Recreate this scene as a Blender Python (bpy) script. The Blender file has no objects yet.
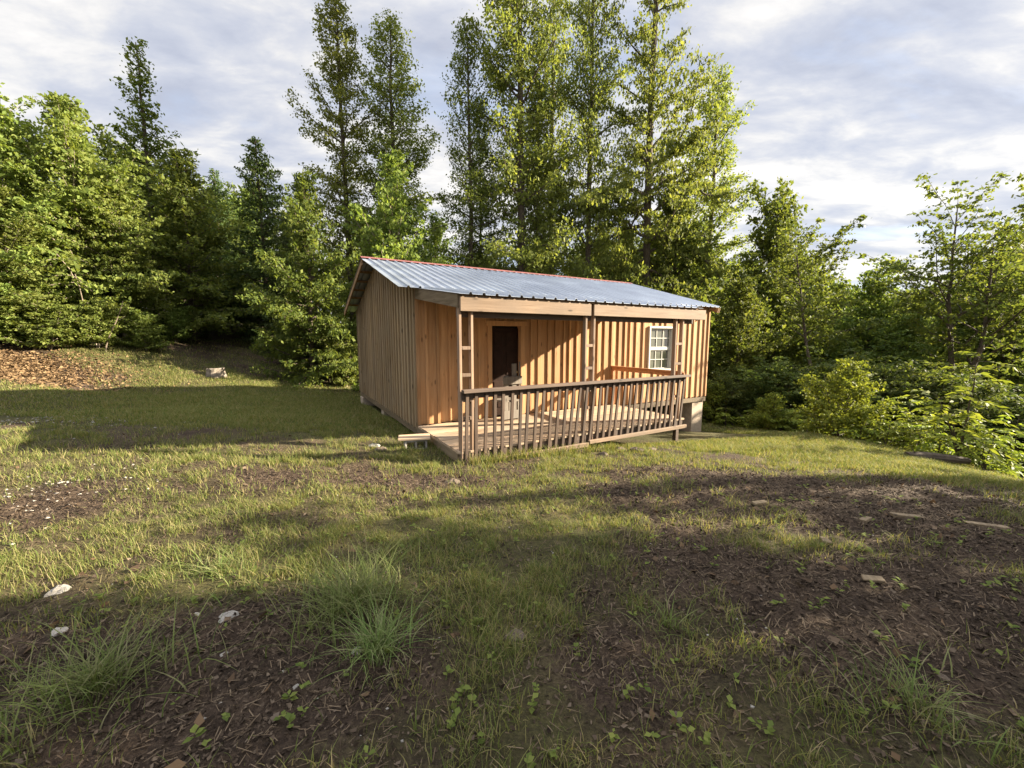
import bpy, math, random
import numpy as np
R = math.radians
sc = bpy.context.scene
COL = sc.collection
rng = np.random.default_rng(7)
random.seed(7)

# ------------------------------------------------------------------ camera constants / sun
EYE = 1.70
SUN_AZ, SUN_EL = 81.0, 20.0          # azimuth from +Y towards +X
SV = np.array([math.sin(R(SUN_AZ)) * math.cos(R(SUN_EL)), math.cos(R(SUN_AZ)) * math.cos(R(SUN_EL)), math.sin(R(SUN_EL))])

# ------------------------------------------------------------------ noise + terrain
def _hash(ix, iy, s):
    h = (ix.astype(np.int64) * 374761393 + iy.astype(np.int64) * 668265263 + s * 1442695041) & 0x7fffffff
    h = ((h ^ (h >> 13)) * 1274126177) & 0x7fffffff
    h = h ^ (h >> 16)
    return (h & 0xffff) / 65535.0
def vnoise(x, y, s=0):
    x = np.asarray(x, float); y = np.asarray(y, float)
    ix = np.floor(x); iy = np.floor(y); fx = x - ix; fy = y - iy
    ux = fx * fx * (3 - 2 * fx); uy = fy * fy * (3 - 2 * fy)
    a = _hash(ix, iy, s); b = _hash(ix + 1, iy, s); c = _hash(ix, iy + 1, s); d = _hash(ix + 1, iy + 1, s)
    return (a * (1 - ux) + b * ux) * (1 - uy) + (c * (1 - ux) + d * ux) * uy
def fbm(x, y, s=0, o=4):
    t = 0; a = .5; n = 0
    for k in range(o):
        t = t + a * vnoise(x * 2 ** k + 17.3 * k, y * 2 ** k - 9.1 * k, s + k); n += a; a *= .5
    return t / n
CP = np.array([
 (0,0,0),(0,3,-.02),(4,3,0),(-4,3,.05),(2,5.5,-.2),(7.7,5.8,-.5),(8.4,7.2,-.75),(8.8,10.4,-1.0),(6.4,12.9,-1.36),(3.8,8.9,-.69),(-.83,6.2,-.27),
 (7.9,15,-1.6),(-2.0,8.0,-.34),(-3.3,10.5,-.45),(-5.2,14,-.62),(-8,18,-.45),(-6,6,.12),(-9,7.4,.15),(-10.2,13.5,-.15),(-12,9,.2),(-13,10.5,.3),(-13.3,13.2,.15),(-14.5,11.2,.43),(-16.5,13.5,1.3),(-14.6,15.2,1.1),(-18.5,12,1.4),(-16,8,.9),
 (-12.5,18,.5),(-12,24,.6),(-13,30,1.6),(-20,20,2.6),(-18,30,2.5),(-30,30,4),(-30,5,3),(0,25,-1.6),(10,25,-4),(20,20,-5),(14,12,-2.4),(12,6,-1.5),(14,2,-1.3),
 (30,30,-8),(0,50,-3),(40,60,-8),(-40,60,5),(15,-5,-1),(-10,-5,.5),(0,-10,.2),(60,20,-9),(-60,-20,4),(60,-40,-4),(-5,3.8,.1),(3,-3,0)], float)
def _phi(r): return np.sqrt(r * r + 4.0)
_A = _phi(np.hypot(CP[:, None, 0] - CP[None, :, 0], CP[:, None, 1] - CP[None, :, 1]))
_zm = -.6
_W = np.linalg.solve(_A + 0.0 * np.eye(len(CP)), CP[:, 2] - _zm)
def hbase(x, y):
    x = np.asarray(x, float); y = np.asarray(y, float)
    rr = np.hypot(x, y); k = np.minimum(1, 62 / np.maximum(rr, 1e-6))
    xs = x * k; ys = y * k
    z = np.full(xs.shape, _zm)
    for (cx, cy, _), w in zip(CP, _W):
        z = z + w * _phi(np.hypot(xs - cx, ys - cy))
    return z
def ground(x, y):
    x = np.asarray(x, float); y = np.asarray(y, float)
    z = hbase(x, y)
    d = np.hypot(x, y)
    fade = np.clip(1.3 - d / 14, .15, 1)
    z = z + (fbm(x * .8, y * .8, 3, 3) - .5) * .12 + fade * (fbm(x * 4, y * 4, 11, 4) - .5) * .085 + fade * (fbm(x * 17, y * 17, 23, 3) - .5) * .045 * (1.3 - lawn(x, y))
    return z
# grass cover (a property of the ground): ellipses x, y, rx, ry, amount
ELL = [(-1.56,1.92,.56,.5,-1.3),(1.98,2.4,1.15,.6,-.75),(1.45,3.05,.69,.5,-.45),(3.99,3.53,.9,.6,-.7),(4.14,4.47,1.45,.74,-.8),(2.9,5.0,.8,.5,-.5),(.23,1.92,.44,.27,-.3),
 (-2.68,4.79,1.33,.40,-.42),(-1.21,5.3,1.05,.35,-.4),(-4.03,4.19,.63,.39,-.2),(-4.75,3.73,.42,.6,-.7),(-9,7.42,.93,1.3,-.4),(1.35,4.19,1.27,.39,-.35),(-5.59,6.68,1.18,.66,-.3),
 (-2.05,2.69,.68,.37,.55),(.05,2.69,.81,.37,.3),(-.11,3.53,1.07,.37,.45),(2.05,3.28,.41,.4,.3),(.61,2.24,.34,.3,.3),(-.17,2.17,.33,.35,.2),
 (-15.6,12.5,2.2,1.1,-1.3),(-2.6,2.0,.5,.35,-.4),(1.6,5.45,1.3,.25,-.5),(4.2,6.6,1.2,.5,-.15),
 (7.5,8.6,2.6,2.6,.7),(5.6,10.5,2.0,2.5,.7),(6.9,6.0,1.0,.5,.5),(-6.5,10,4.5,3.2,.6),(-9,14,4,3,.4)]
def lawn(x, y):
    x = np.asarray(x, float); y = np.asarray(y, float)
    g = np.full(x.shape, .60)
    for cx, cy, rx, ry, v in ELL:
        g = g + v * np.exp(-(((x - cx) / rx) ** 2 + ((y - cy) / ry) ** 2))
    g = g + (fbm(x * 1.6, y * 1.6, 41, 4) - .5) * 1.25
    return np.clip(g, 0, 1)

# ------------------------------------------------------------------ mesh helpers
class MB:
    def __init__(s): s.v = []; s.f = []
    def add(s, vs, fs):
        o = len(s.v); s.v += [tuple(map(float, q)) for q in vs]; s.f += [tuple(i + o for i in f) for f in fs]; return s
    def box(s, x0, x1, y0, y1, z0, z1, j=0):
        vs = [(x, y, z) for z in (z0, z1) for y in (y0, y1) for x in (x0, x1)]
        if j: vs = [tuple(c + random.uniform(-j, j) for c in q) for q in vs]
        return s.add(vs, [(0,2,3,1),(4,5,7,6),(0,1,5,4),(2,6,7,3),(0,4,6,2),(1,3,7,5)])
    def beam(s, a, b, w, h, up=(0,0,1)):
        a = np.array(a, float); b = np.array(b, float); d = (b - a); d /= np.linalg.norm(d)
        up = np.array(up, float); sd = np.cross(d, up); sd /= np.linalg.norm(sd); u = np.cross(sd, d)
        vs = []
        for p in (a, b):
            for i, j in ((-1,-1),(1,-1),(1,1),(-1,1)): vs.append(p + sd * w / 2 * i + u * h / 2 * j)
        return s.add(vs, [(3,2,1,0),(4,5,6,7),(0,1,5,4),(1,2,6,5),(2,3,7,6),(3,0,4,7)])
    def prism(s, poly, axis, a, b):
        n = len(poly); vs = []
        for t in (a, b):
            for p, q in poly:
                vs.append({0:(t,p,q),1:(p,t,q),2:(p,q,t)}[axis])
        fs = [tuple(range(n))[::-1], tuple(range(n, 2*n))] + [(i,(i+1)%n,n+(i+1)%n,n+i) for i in range(n)]
        return s.add(vs, fs)
    def tube(s, pts, rad, n=7, cap=True):
        pts = np.array(pts, float); k = len(pts); vs = []; fs = []
        for i in range(k):
            d = pts[min(i+1,k-1)] - pts[max(i-1,0)]; d /= np.linalg.norm(d) + 1e-9
            a = np.cross(d, (0,0,1) if abs(d[2]) < .9 else (1,0,0)); a /= np.linalg.norm(a); b = np.cross(d, a)
            for j in range(n):
                t = 2*math.pi*j/n; vs.append(pts[i] + (a*math.cos(t) + b*math.sin(t)) * rad[i])
        for i in range(k-1):
            for j in range(n): fs.append((i*n+j, i*n+(j+1)%n, (i+1)*n+(j+1)%n, (i+1)*n+j))
        if cap: fs.append(tuple(range(n))[::-1]); fs.append(tuple((k-1)*n+j for j in range(n)))
        return s.add(vs, fs)
    def mesh(s, name):
        m = bpy.data.meshes.new(name); m.from_pydata(s.v, [], s.f); m.update(); return m
def quads_mesh(name, V, nq, smooth=False):
    """V (n,3) laid out so that every 4 consecutive indices of nq (m,4) form a face"""
    m = bpy.data.meshes.new(name); nq = np.asarray(nq, np.int32)
    m.vertices.add(len(V)); m.vertices.foreach_set('co', np.asarray(V, np.float32).ravel())
    k = nq.shape[1]
    m.loops.add(nq.size); m.loops.foreach_set('vertex_index', nq.ravel())
    m.polygons.add(len(nq)); m.polygons.foreach_set('loop_start', np.arange(0, nq.size, k, dtype=np.int32))
    m.polygons.foreach_set('loop_total', np.full(len(nq), k, np.int32))
    if smooth: m.polygons.foreach_set('use_smooth', np.ones(len(nq), bool))
    m.update(calc_edges=True); return m
def link(name, me, mat=None, parent=None, loc=None, rotz=None, scale=None):
    if isinstance(me, MB): me = me.mesh(name)
    o = bpy.data.objects.new(name, me); COL.objects.link(o)
    if mat is not None and me is not None and len(me.materials) == 0: me.materials.append(mat)
    if parent is not None: o.parent = parent
    if loc is not None: o.location = loc
    if rotz is not None: o.rotation_euler[2] = rotz
    if scale is not None: o.scale = scale
    return o
def bev(o, w=.004, seg=1):
    b = o.modifiers.new('bevel', 'BEVEL'); b.width = w; b.segments = seg; b.limit_method = 'ANGLE'; return o
def tag(o, label, cat, group=None, kind=None):
    if label: o['label'] = label
    if cat: o['category'] = cat
    if group: o['group'] = group
    if kind: o['kind'] = kind
    return o
def empty(name, loc=(0,0,0), rotz=0):
    o = bpy.data.objects.new(name, None); COL.objects.link(o); o.location = loc; o.rotation_euler[2] = rotz; o.empty_display_size = .2; return o

# ------------------------------------------------------------------ materials
def newmat(name):
    m = bpy.data.materials.new(name); m.use_nodes = True; nt = m.node_tree
    for n in list(nt.nodes): nt.nodes.remove(n)
    out = nt.nodes.new('ShaderNodeOutputMaterial'); return m, nt, out
def N(nt, t, **kw):
    n = nt.nodes.new(t)
    for k, v in kw.items():
        if k in n.inputs: n.inputs[k].default_value = v
        else: setattr(n, k, v)
    return n
def ramp(nt, src, stops, interp='LINEAR'):
    r = nt.nodes.new('ShaderNodeValToRGB'); e = r.color_ramp.elements; r.color_ramp.interpolation = interp
    while len(e) > 1: e.remove(e[-1])
    e[0].position = stops[0][0]; e[0].color = (*stops[0][1], 1)
    for p, c in stops[1:]:
        q = e.new(p); q.color = (*c, 1)
    nt.links.new(src, r.inputs[0]); return r.outputs[0]
def mixc(nt, fac, a, b, mode='MIX'):
    n = nt.nodes.new('ShaderNodeMix'); n.data_type = 'RGBA'; n.blend_type = mode
    for s, v in ((n.inputs[0], fac), (n.inputs[6], a), (n.inputs[7], b)):
        if hasattr(v, 'is_linked') or hasattr(v, 'node'): nt.links.new(v, s)
        elif isinstance(v, (int, float)): s.default_value = v
        else: s.default_value = (*v, 1)
    return n.outputs[2]
def math_(nt, op, a, b=None):
    n = nt.nodes.new('ShaderNodeMath'); n.operation = op
    for i, v in enumerate((a, b)):
        if v is None: continue
        if isinstance(v, (int, float)): n.inputs[i].default_value = v
        else: nt.links.new(v, n.inputs[i])
    return n.outputs[0]
def wood_mat(name, cols, grain, rough=.75, weather=None, knots=True):
    """cols: dark, mid, light; grain: axis index of the board length"""
    m, nt, out = newmat(name)
    tc = N(nt, 'ShaderNodeTexCoord'); geo = N(nt, 'ShaderNodeNewGeometry')
    off = N(nt, 'ShaderNodeVectorMath', operation='ADD'); sca = N(nt, 'ShaderNodeVectorMath', operation='SCALE')
    comb = N(nt, 'ShaderNodeCombineXYZ')
    for i in range(3): nt.links.new(geo.outputs['Random Per Island'], comb.inputs[i])
    nt.links.new(comb.outputs[0], sca.inputs[0]); sca.inputs['Scale'].default_value = 37.0
    nt.links.new(tc.outputs['Object'], off.inputs[0]); nt.links.new(sca.outputs[0], off.inputs[1])
    mp = N(nt, 'ShaderNodeMapping'); s = [22.0, 22.0, 22.0]; s[grain] = 1.3; mp.inputs['Scale'].default_value = s
    nt.links.new(off.outputs[0], mp.inputs[0])
    n1 = N(nt, 'ShaderNodeTexNoise', Scale=1.0, Detail=6.0, Roughness=.65, Distortion=.6); nt.links.new(mp.outputs[0], n1.inputs['Vector'])
    n2 = N(nt, 'ShaderNodeTexNoise', Scale=1.4, Detail=4.0); nt.links.new(tc.outputs['Object'], n2.inputs['Vector'])
    c = ramp(nt, n1.outputs[0], [(.28, cols[0]), (.5, cols[1]), (.74, cols[2])])
    hv = N(nt, 'ShaderNodeHueSaturation')
    nt.links.new(c, hv.inputs['Color'])
    mr = N(nt, 'ShaderNodeMapRange'); nt.links.new(geo.outputs['Random Per Island'], mr.inputs[0]); mr.inputs[3].default_value = .58; mr.inputs[4].default_value = 1.28
    nt.links.new(mr.outputs[0], hv.inputs['Value'])
    c = hv.outputs[0]
    if weather is not None:
        c = mixc(nt, math_(nt, 'MULTIPLY', ramp(nt, n2.outputs[0], [(.35, (0,0,0)), (.7, (1,1,1))]), .75), c, weather)
    if knots:
        mk = N(nt, 'ShaderNodeMapping'); s = [7.0, 7.0, 7.0]; s[grain] = 2.2; mk.inputs['Scale'].default_value = s
        nt.links.new(off.outputs[0], mk.inputs[0])
        vo = N(nt, 'ShaderNodeTexVoronoi', Scale=1.0); nt.links.new(mk.outputs[0], vo.inputs['Vector'])
        k = ramp(nt, vo.outputs['Distance'], [(.06, (1,1,1)), (.16, (0,0,0))])
        c = mixc(nt, math_(nt, 'MULTIPLY', k, .8), c, tuple(x * .28 for x in cols[0]))
    b = N(nt, 'ShaderNodeBsdfPrincipled', Roughness=rough); b.inputs['Specular IOR Level'].default_value = .25
    nt.links.new(c, b.inputs['Base Color'])
    bp = N(nt, 'ShaderNodeBump', Strength=.35, Distance=.004); nt.links.new(n1.outputs[0], bp.inputs['Height']); nt.links.new(bp.outputs[0], b.inputs['Normal'])
    nt.links.new(b.outputs[0], out.inputs[0]); return m
def plain(name, col, rough=.6, metal=0, var=.25, scale=8.0, spec=.4, bump=.2):
    m, nt, out = newmat(name)
    tc = N(nt, 'ShaderNodeTexCoord'); n = N(nt, 'ShaderNodeTexNoise', Scale=scale, Detail=6.0, Roughness=.65); nt.links.new(tc.outputs['Object'], n.inputs['Vector'])
    c = ramp(nt, n.outputs[0], [(.3, tuple(x * (1 - var) for x in col)), (.7, tuple(min(1, x * (1 + var)) for x in col))])
    b = N(nt, 'ShaderNodeBsdfPrincipled', Roughness=rough, Metallic=metal); b.inputs['Specular IOR Level'].default_value = spec
    nt.links.new(c, b.inputs['Base Color'])
    bp = N(nt, 'ShaderNodeBump', Strength=bump, Distance=.01); nt.links.new(n.outputs[0], bp.inputs['Height']); nt.links.new(bp.outputs[0], b.inputs['Normal'])
    nt.links.new(b.outputs[0], out.inputs[0]); return m
def leaf_mat(name, cols, trans=.47, rough=.65, tcol=(1.2, 1.15, .6)):
    m, nt, out = newmat(name)
    geo = N(nt, 'ShaderNodeNewGeometry'); oi = N(nt, 'ShaderNodeObjectInfo')
    k = len(cols); c = ramp(nt, geo.outputs['Random Per Island'], [(i / (k - 1), cols[i]) for i in range(k)])
    hv = N(nt, 'ShaderNodeHueSaturation'); nt.links.new(c, hv.inputs['Color'])
    mr = N(nt, 'ShaderNodeMapRange'); nt.links.new(oi.outputs['Random'], mr.inputs[0]); mr.inputs[3].default_value = .82; mr.inputs[4].default_value = 1.2
    nt.links.new(mr.outputs[0], hv.inputs['Value'])
    mh = N(nt, 'ShaderNodeMapRange'); nt.links.new(oi.outputs['Random'], mh.inputs[0]); mh.inputs[3].default_value = .485; mh.inputs[4].default_value = .512
    nt.links.new(mh.outputs[0], hv.inputs['Hue'])
    b = N(nt, 'ShaderNodeBsdfPrincipled', Roughness=rough); b.inputs['Specular IOR Level'].default_value = .12
    nt.links.new(hv.outputs[0], b.inputs['Base Color'])
    t = N(nt, 'ShaderNodeBsdfTranslucent'); tc = mixc(nt, 1.0, hv.outputs[0], tcol, 'MULTIPLY'); nt.links.new(tc, t.inputs[0])
    mx = N(nt, 'ShaderNodeMixShader'); mx.inputs[0].default_value = trans
    nt.links.new(b.outputs[0], mx.inputs[1]); nt.links.new(t.outputs[0], mx.inputs[2]); nt.links.new(mx.outputs[0], out.inputs[0])
    return m
M = {}
M['siding_new'] = wood_mat('fresh_siding', ((.29,.145,.062),(.42,.225,.100),(.53,.32,.16)), 2, weather=(.38,.225,.115))
M['siding_old'] = wood_mat('weathered_siding', ((.17,.115,.060),(.28,.20,.112),(.38,.285,.165)), 2, weather=(.26,.20,.13))
M['beam'] = wood_mat('beam_wood', ((.13,.085,.052),(.19,.13,.085),(.25,.18,.125)), 0, weather=(.165,.125,.092))
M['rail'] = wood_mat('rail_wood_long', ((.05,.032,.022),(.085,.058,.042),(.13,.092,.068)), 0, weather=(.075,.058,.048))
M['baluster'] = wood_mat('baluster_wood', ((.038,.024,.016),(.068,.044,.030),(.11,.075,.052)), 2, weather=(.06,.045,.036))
M['post'] = wood_mat('rail_wood_upright', ((.14,.085,.05),(.24,.155,.10),(.32,.23,.155)), 2, weather=(.19,.15,.12))
M['deck'] = wood_mat('deck_wood', ((.27,.17,.10),(.38,.265,.17),(.47,.35,.24)), 0, weather=(.34,.28,.21))
M['rim'] = wood_mat('rim_wood', ((.085,.062,.036),(.14,.105,.065),(.20,.155,.10)), 1)
M['rafter'] = wood_mat('rafter_wood', ((.16,.09,.045),(.26,.16,.085),(.34,.23,.13)), 1)
M['endrail'] = wood_mat('end_rail_wood', ((.20,.085,.035),(.31,.145,.065),(.38,.20,.10)), 1)
M['chair'] = wood_mat('grey_chair_wood', ((.09,.072,.056),(.14,.118,.094),(.19,.165,.135)), 2, weather=(.15,.135,.115))
M['door'] = plain('dark_door_paint', (.024,.012,.008), .6, var=.3, spec=.12)
M['white'] = plain('white_vinyl', (.44,.43,.385), .45, var=.05, bump=.05)
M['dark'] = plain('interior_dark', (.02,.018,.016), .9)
M['red'] = plain('red_ridge_paint', (.17,.055,.05), .7, var=.25, scale=3)
M['pier'] = plain('pier_block', (.36,.29,.22), .9, var=.2, scale=14, bump=.5)
M['concrete'] = plain('grey_concrete', (.30,.28,.25), .95, var=.3, scale=22, bump=.6)
M['stone'] = plain('pale_stone', (.27,.25,.22), .9, var=.3, scale=18, bump=.6)
M['browstone'] = plain('brown_stone', (.10,.075,.055), .95, var=.5, scale=18, bump=.6)
M['bark'] = plain('dark_bark', (.075,.058,.042), .95, var=.5, scale=9, bump=1.0)
M['palebark'] = plain('pale_bark', (.24,.20,.155), .95, var=.45, scale=9, bump=.8)
M['stem'] = plain('grey_stem_bark', (.17,.135,.10), .95, var=.45, scale=9, bump=.8)
M['stumpwood'] = plain('grey_stump_wood', (.15,.125,.10), .95, var=.6, scale=9, bump=1.0)
M['brass'] = plain('dull_brass', (.35,.25,.1), .4, metal=.9, var=.1)
m, nt, out = newmat('roof_metal')
tc = N(nt, 'ShaderNodeTexCoord'); n = N(nt, 'ShaderNodeTexNoise', Scale=1.2, Detail=5.0); nt.links.new(tc.outputs['Object'], n.inputs['Vector'])
b = N(nt, 'ShaderNodeBsdfPrincipled', Metallic=.75); nt.links.new(ramp(nt, n.outputs[0], [(.3, (.37,.41,.49)), (.7, (.47,.52,.60))]), b.inputs['Base Color'])
nt.links.new(ramp(nt, n.outputs[0], [(.3, (.28,)*3), (.7, (.42,)*3)]), b.inputs['Roughness']); nt.links.new(b.outputs[0], out.inputs[0]); M['metal'] = m
m, nt, out = newmat('window_glass')
b = N(nt, 'ShaderNodeBsdfPrincipled', Roughness=.08); b.inputs['Base Color'].default_value = (.10,.105,.085,1); b.inputs['Specular IOR Level'].default_value = 1.0; b.inputs['Coat Weight'].default_value = .6; b.inputs['Coat Roughness'].default_value = .02  # grey-green base colour stands in for the reflection of lit trees
nt.links.new(b.outputs[0], out.inputs[0]); M['glass'] = m

# foliage colours (albedo)
M['lf_tall'] = leaf_mat('tall_tree_leaves', ((0.101,0.136,0.034),(0.155,0.190,0.048),(0.218,0.241,0.064)))
M['lf_broad'] = leaf_mat('broad_tree_leaves', ((.105,.150,.036),(.155,.200,.048),(.205,.240,.064)))
M['lf_dark'] = leaf_mat('dark_tree_leaves', ((0.039,0.063,0.021),(0.060,0.090,0.028),(0.090,0.121,0.034)), trans=.3)
M['lf_mid'] = leaf_mat('mid_tree_leaves', ((0.071,0.106,0.028),(0.110,0.147,0.034),(0.161,0.190,0.046)))
M['lf_bush'] = leaf_mat('bush_leaves', ((.12,.165,.028),(.165,.215,.036),(.215,.25,.048)), trans=.42)
M['grass'] = leaf_mat('grass_blades', ((.078,.108,.027),(.115,.145,.038),(.155,.172,.050),(.20,.185,.070),(.28,.23,.125)), trans=.42, tcol=(1.15,1.1,.6))
M['tuft'] = leaf_mat('tuft_blades', ((.088,.135,.036),(.130,.178,.050),(.155,.185,.064),(.22,.215,.11)), trans=.3, tcol=(1.1,1.1,.7))
M['straw'] = leaf_mat('dead_straw', ((.06,.042,.026),(.11,.08,.05),(.17,.13,.085)), trans=.1, tcol=(1,1,1))
M['chip'] = leaf_mat('litter_chips', ((.012,.008,.006),(.024,.016,.011),(.040,.028,.020),(.062,.044,.032),(.105,.078,.058)), trans=.0, rough=.9, tcol=(1,1,1))
M['deadleaf'] = leaf_mat('dead_leaves', ((.045,.030,.020),(.08,.050,.030),(.12,.075,.042),(.11,.085,.065)), trans=.15, rough=.8, tcol=(1,.9,.7))
M['bankleaf'] = leaf_mat('bank_leaf_litter', ((.085,.052,.030),(.14,.088,.048),(.20,.135,.075)), trans=.1, rough=.85, tcol=(1,.9,.7))

M['lf_under'] = leaf_mat('understorey_leaves', ((0.052,0.081,0.023),(0.081,0.113,0.030),(0.121,0.147,0.039)))
# ground material: soil, leaf mould, low moss and green by a mesh attribute (cover of grass)
m, nt, out = newmat('soil_and_turf')
tc = N(nt, 'ShaderNodeTexCoord'); at = N(nt, 'ShaderNodeAttribute'); at.attribute_name = 'cover'
n1 = N(nt, 'ShaderNodeTexNoise', Scale=3.0, Detail=9.0, Roughness=.7); n2 = N(nt, 'ShaderNodeTexNoise', Scale=38.0, Detail=6.0, Roughness=.7); n3 = N(nt, 'ShaderNodeTexNoise', Scale=.7, Detail=5.0)
vo = N(nt, 'ShaderNodeTexVoronoi', Scale=55.0)
for q in (n1, n2, n3, vo): nt.links.new(tc.outputs['Object'], q.inputs['Vector'])
soil = ramp(nt, n1.outputs[0], [(.3, (.020,.014,.010)), (.5, (.045,.031,.022)), (.72, (.095,.066,.044))])
soil = mixc(nt, math_(nt, 'MULTIPLY', ramp(nt, n2.outputs[0], [(.45, (0,0,0)), (.7, (1,1,1))]), .55), soil, (.14,.10,.068))
soil = mixc(nt, math_(nt, 'MULTIPLY', ramp(nt, vo.outputs['Distance'], [(.2, (1,1,1)), (.5, (0,0,0))]), .4), soil, (.025,.017,.012))
turf = ramp(nt, n2.outputs[0], [(.3, (.028,.030,.012)), (.55, (.060,.062,.020)), (.75, (.12,.105,.042))])
turf = mixc(nt, ramp(nt, n3.outputs[0], [(.4, (0,0,0)), (.65, (.6,.6,.6))]), turf, (.12,.10,.045))
fac = ramp(nt, math_(nt, 'ADD', at.outputs['Fac'], math_(nt, 'MULTIPLY', math_(nt, 'SUBTRACT', n2.outputs[0], .5), .6)), [(.35, (0,0,0)), (.85, (.85,.85,.85))])
b = N(nt, 'ShaderNodeBsdfPrincipled', Roughness=.95); b.inputs['Specular IOR Level'].default_value = .15
nt.links.new(mixc(nt, fac, soil, turf), b.inputs['Base Color'])
bp = N(nt, 'ShaderNodeBump', Strength=1.0, Distance=.04); nt.links.new(n2.outputs[0], bp.inputs['Height']); nt.links.new(bp.outputs[0], b.inputs['Normal'])
nt.links.new(b.outputs[0], out.inputs[0]); M['ground'] = m

# ------------------------------------------------------------------ ground sheet
ng = 620
t = np.linspace(-1, 1, ng)
gx = np.sinh(t * 5.2) / np.sinh(5.2) * 300
gy = np.sinh(t * 5.2) / np.sinh(5.2) * 300 + 3.0
X, Y = np.meshgrid(gx, gy)
Z = ground(X, Y)
V = np.stack([X.ravel(), Y.ravel(), Z.ravel()], 1)
i = np.arange(ng * ng).reshape(ng, ng)
Q = np.stack([i[:-1,:-1].ravel(), i[:-1,1:].ravel(), i[1:,1:].ravel(), i[1:,:-1].ravel()], 1)
me = quads_mesh('ground', V, Q, smooth=True)
a = me.attributes.new('cover', 'FLOAT', 'POINT'); a.data.foreach_set('value', lawn(X, Y).ravel().astype(np.float32))
tag(link('ground', me, M['ground']), 'uneven clearing of brown soil and patchy grass around the cabin', 'ground', kind='structure')

# ------------------------------------------------------------------ the cabin (local axes: x along front wall, y to the back, z absolute)
CX, CY = -.834, 6.201
cab = empty('cabin', (CX, CY, 0), R(30))
tag(cab, 'small board and batten wooden cabin with metal roof and railed porch', 'cabin')
FZ = -.10                                            # deck floor
VW, VB, UR = 2.28, 9.32, 9.65
RV, RZ, SL = 5.8, 3.86, .306
zs = lambda v: RZ - SL * abs(v - RV)                 # main roof sheet underside
# --- gable walls
def gable(u0, out_dir, mat, name):
    mb = MB(); v = VW; edges = [VW]
    while v < VB - .3: v += random.uniform(.22, .31); edges.append(v)
    edges[-1] = VB
    top = lambda v: zs(v) - .07
    for a_, b_ in zip(edges[:-1], edges[1:]):
        t_ = .024 + random.uniform(-.002, .002); x0, x1 = sorted((u0, u0 - out_dir * t_))
        poly = [(a_ + .002, -.16 + random.uniform(-.012,.012)), (b_ - .002, -.16 + random.uniform(-.012,.012)), (b_ - .002, top(b_))]
        if a_ < RV < b_: poly.append((RV, top(RV)))
        poly.append((a_ + .002, top(a_)))
        mb.prism(poly, 0, x0, x1)
    for e in edges:
        w = random.uniform(.022, .03); x0, x1 = sorted((u0 + out_dir * .0005, u0 + out_dir * .032)); c = min(max(e, VW + .03), VB - .03) + random.uniform(-.012, .012)
        mb.prism([(c - w, -.17), (c + w, -.17), (c + w * .9, top(c + w) - .01), (c - w, top(c - w) - .01)], 0, x0, x1)
    return link(name, mb, mat, cab)
gable(0, -1, M['siding_old'], 'gable_wall')
gable(UR, 1, M['siding_old'], 'gable_wall')
# --- front wall
DU0, DU1, DZ = 1.68, 2.56, 2.0
WU0, WU1, WZ0, WZ1 = 6.84, 7.88, .75, 2.07
mb = MB(); topf = zs(VW) - .07
def spans(a_, b_, n): 
    e = np.linspace(a_, b_, n + 1); e[1:-1] += np.array([random.uniform(-.03,.03) for _ in range(n-1)]); return list(e)
edges = spans(0, DU0, 7) + spans(DU0, DU1, 4)[1:] + spans(DU1, WU0, 18)[1:] + spans(WU0, WU1, 4)[1:] + spans(WU1, UR, 7)[1:]
for a_, b_ in zip(edges[:-1], edges[1:]):
    c = (a_ + b_) / 2; t_ = .024 + random.uniform(-.002,.002)
    segs = [(FZ + .003 + random.uniform(0,.01) if c < 5.6 else -.16, topf)]
    if DU0 < c < DU1: segs = [(DZ, topf)]
    if WU0 < c < WU1: segs = [(-.16, WZ0), (WZ1, topf)]
    for z0, z1 in segs: mb.box(a_ + .002, b_ - .002, VW, VW + t_, z0, z1)
for e in edges:
    if DU0 + .02 < e < DU1 - .02: segs = [(DZ + .12, topf)]
    elif WU0 + .02 < e < WU1 - .02: segs = [(-.17, WZ0 - .03), (WZ1 + .03, topf)]
    elif min(abs(e-DU0), abs(e-DU1), abs(e-WU0), abs(e-WU1)) < .01: continue
    else: segs = [(FZ + .004 if e < 5.6 else -.17, topf)]
    w = random.uniform(.022, .032); c = min(max(e, .03), UR - .03) + random.uniform(-.01,.01)
    for z0, z1 in segs: mb.box(c - w, c + w, VW - .033, VW - .0005, z0, z1)
link('front_wall', mb, M['siding_new'], cab)
# --- back wall, floor, dark interior backing
mb = MB(); v = 0
while v < UR - .01:
    b_ = min(UR, v + .26); mb.box(v + .002, b_ - .002, VB - .024, VB, -.16, zs(VB) - .07); v = b_
link('back_wall', mb, M['siding_old'], cab)
mb = MB(); mb.box(.03, UR - .03, VW + .05, VB - .04, -.32, -.14); link('floor_frame', mb, M['rim'], cab)
mb = MB(); mb.box(.04, UR - .04, VW + .16, VW + .2, -.13, topf - .05); link('dark_backing', mb, M['dark'], cab)  # near-black sheet painted in place of the unlit room behind the openings
# --- sills under the walls
mb = MB(); mb.box(-.004, .026, VW, VB, -.31, -.175); link('sill_beam', mb, M['rim'], cab)
mb = MB(); mb.box(5.5, UR - .02, VW - .03, VW + .02, -.32, -.185); link('sill_beam', mb, M['rim'], cab)
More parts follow.
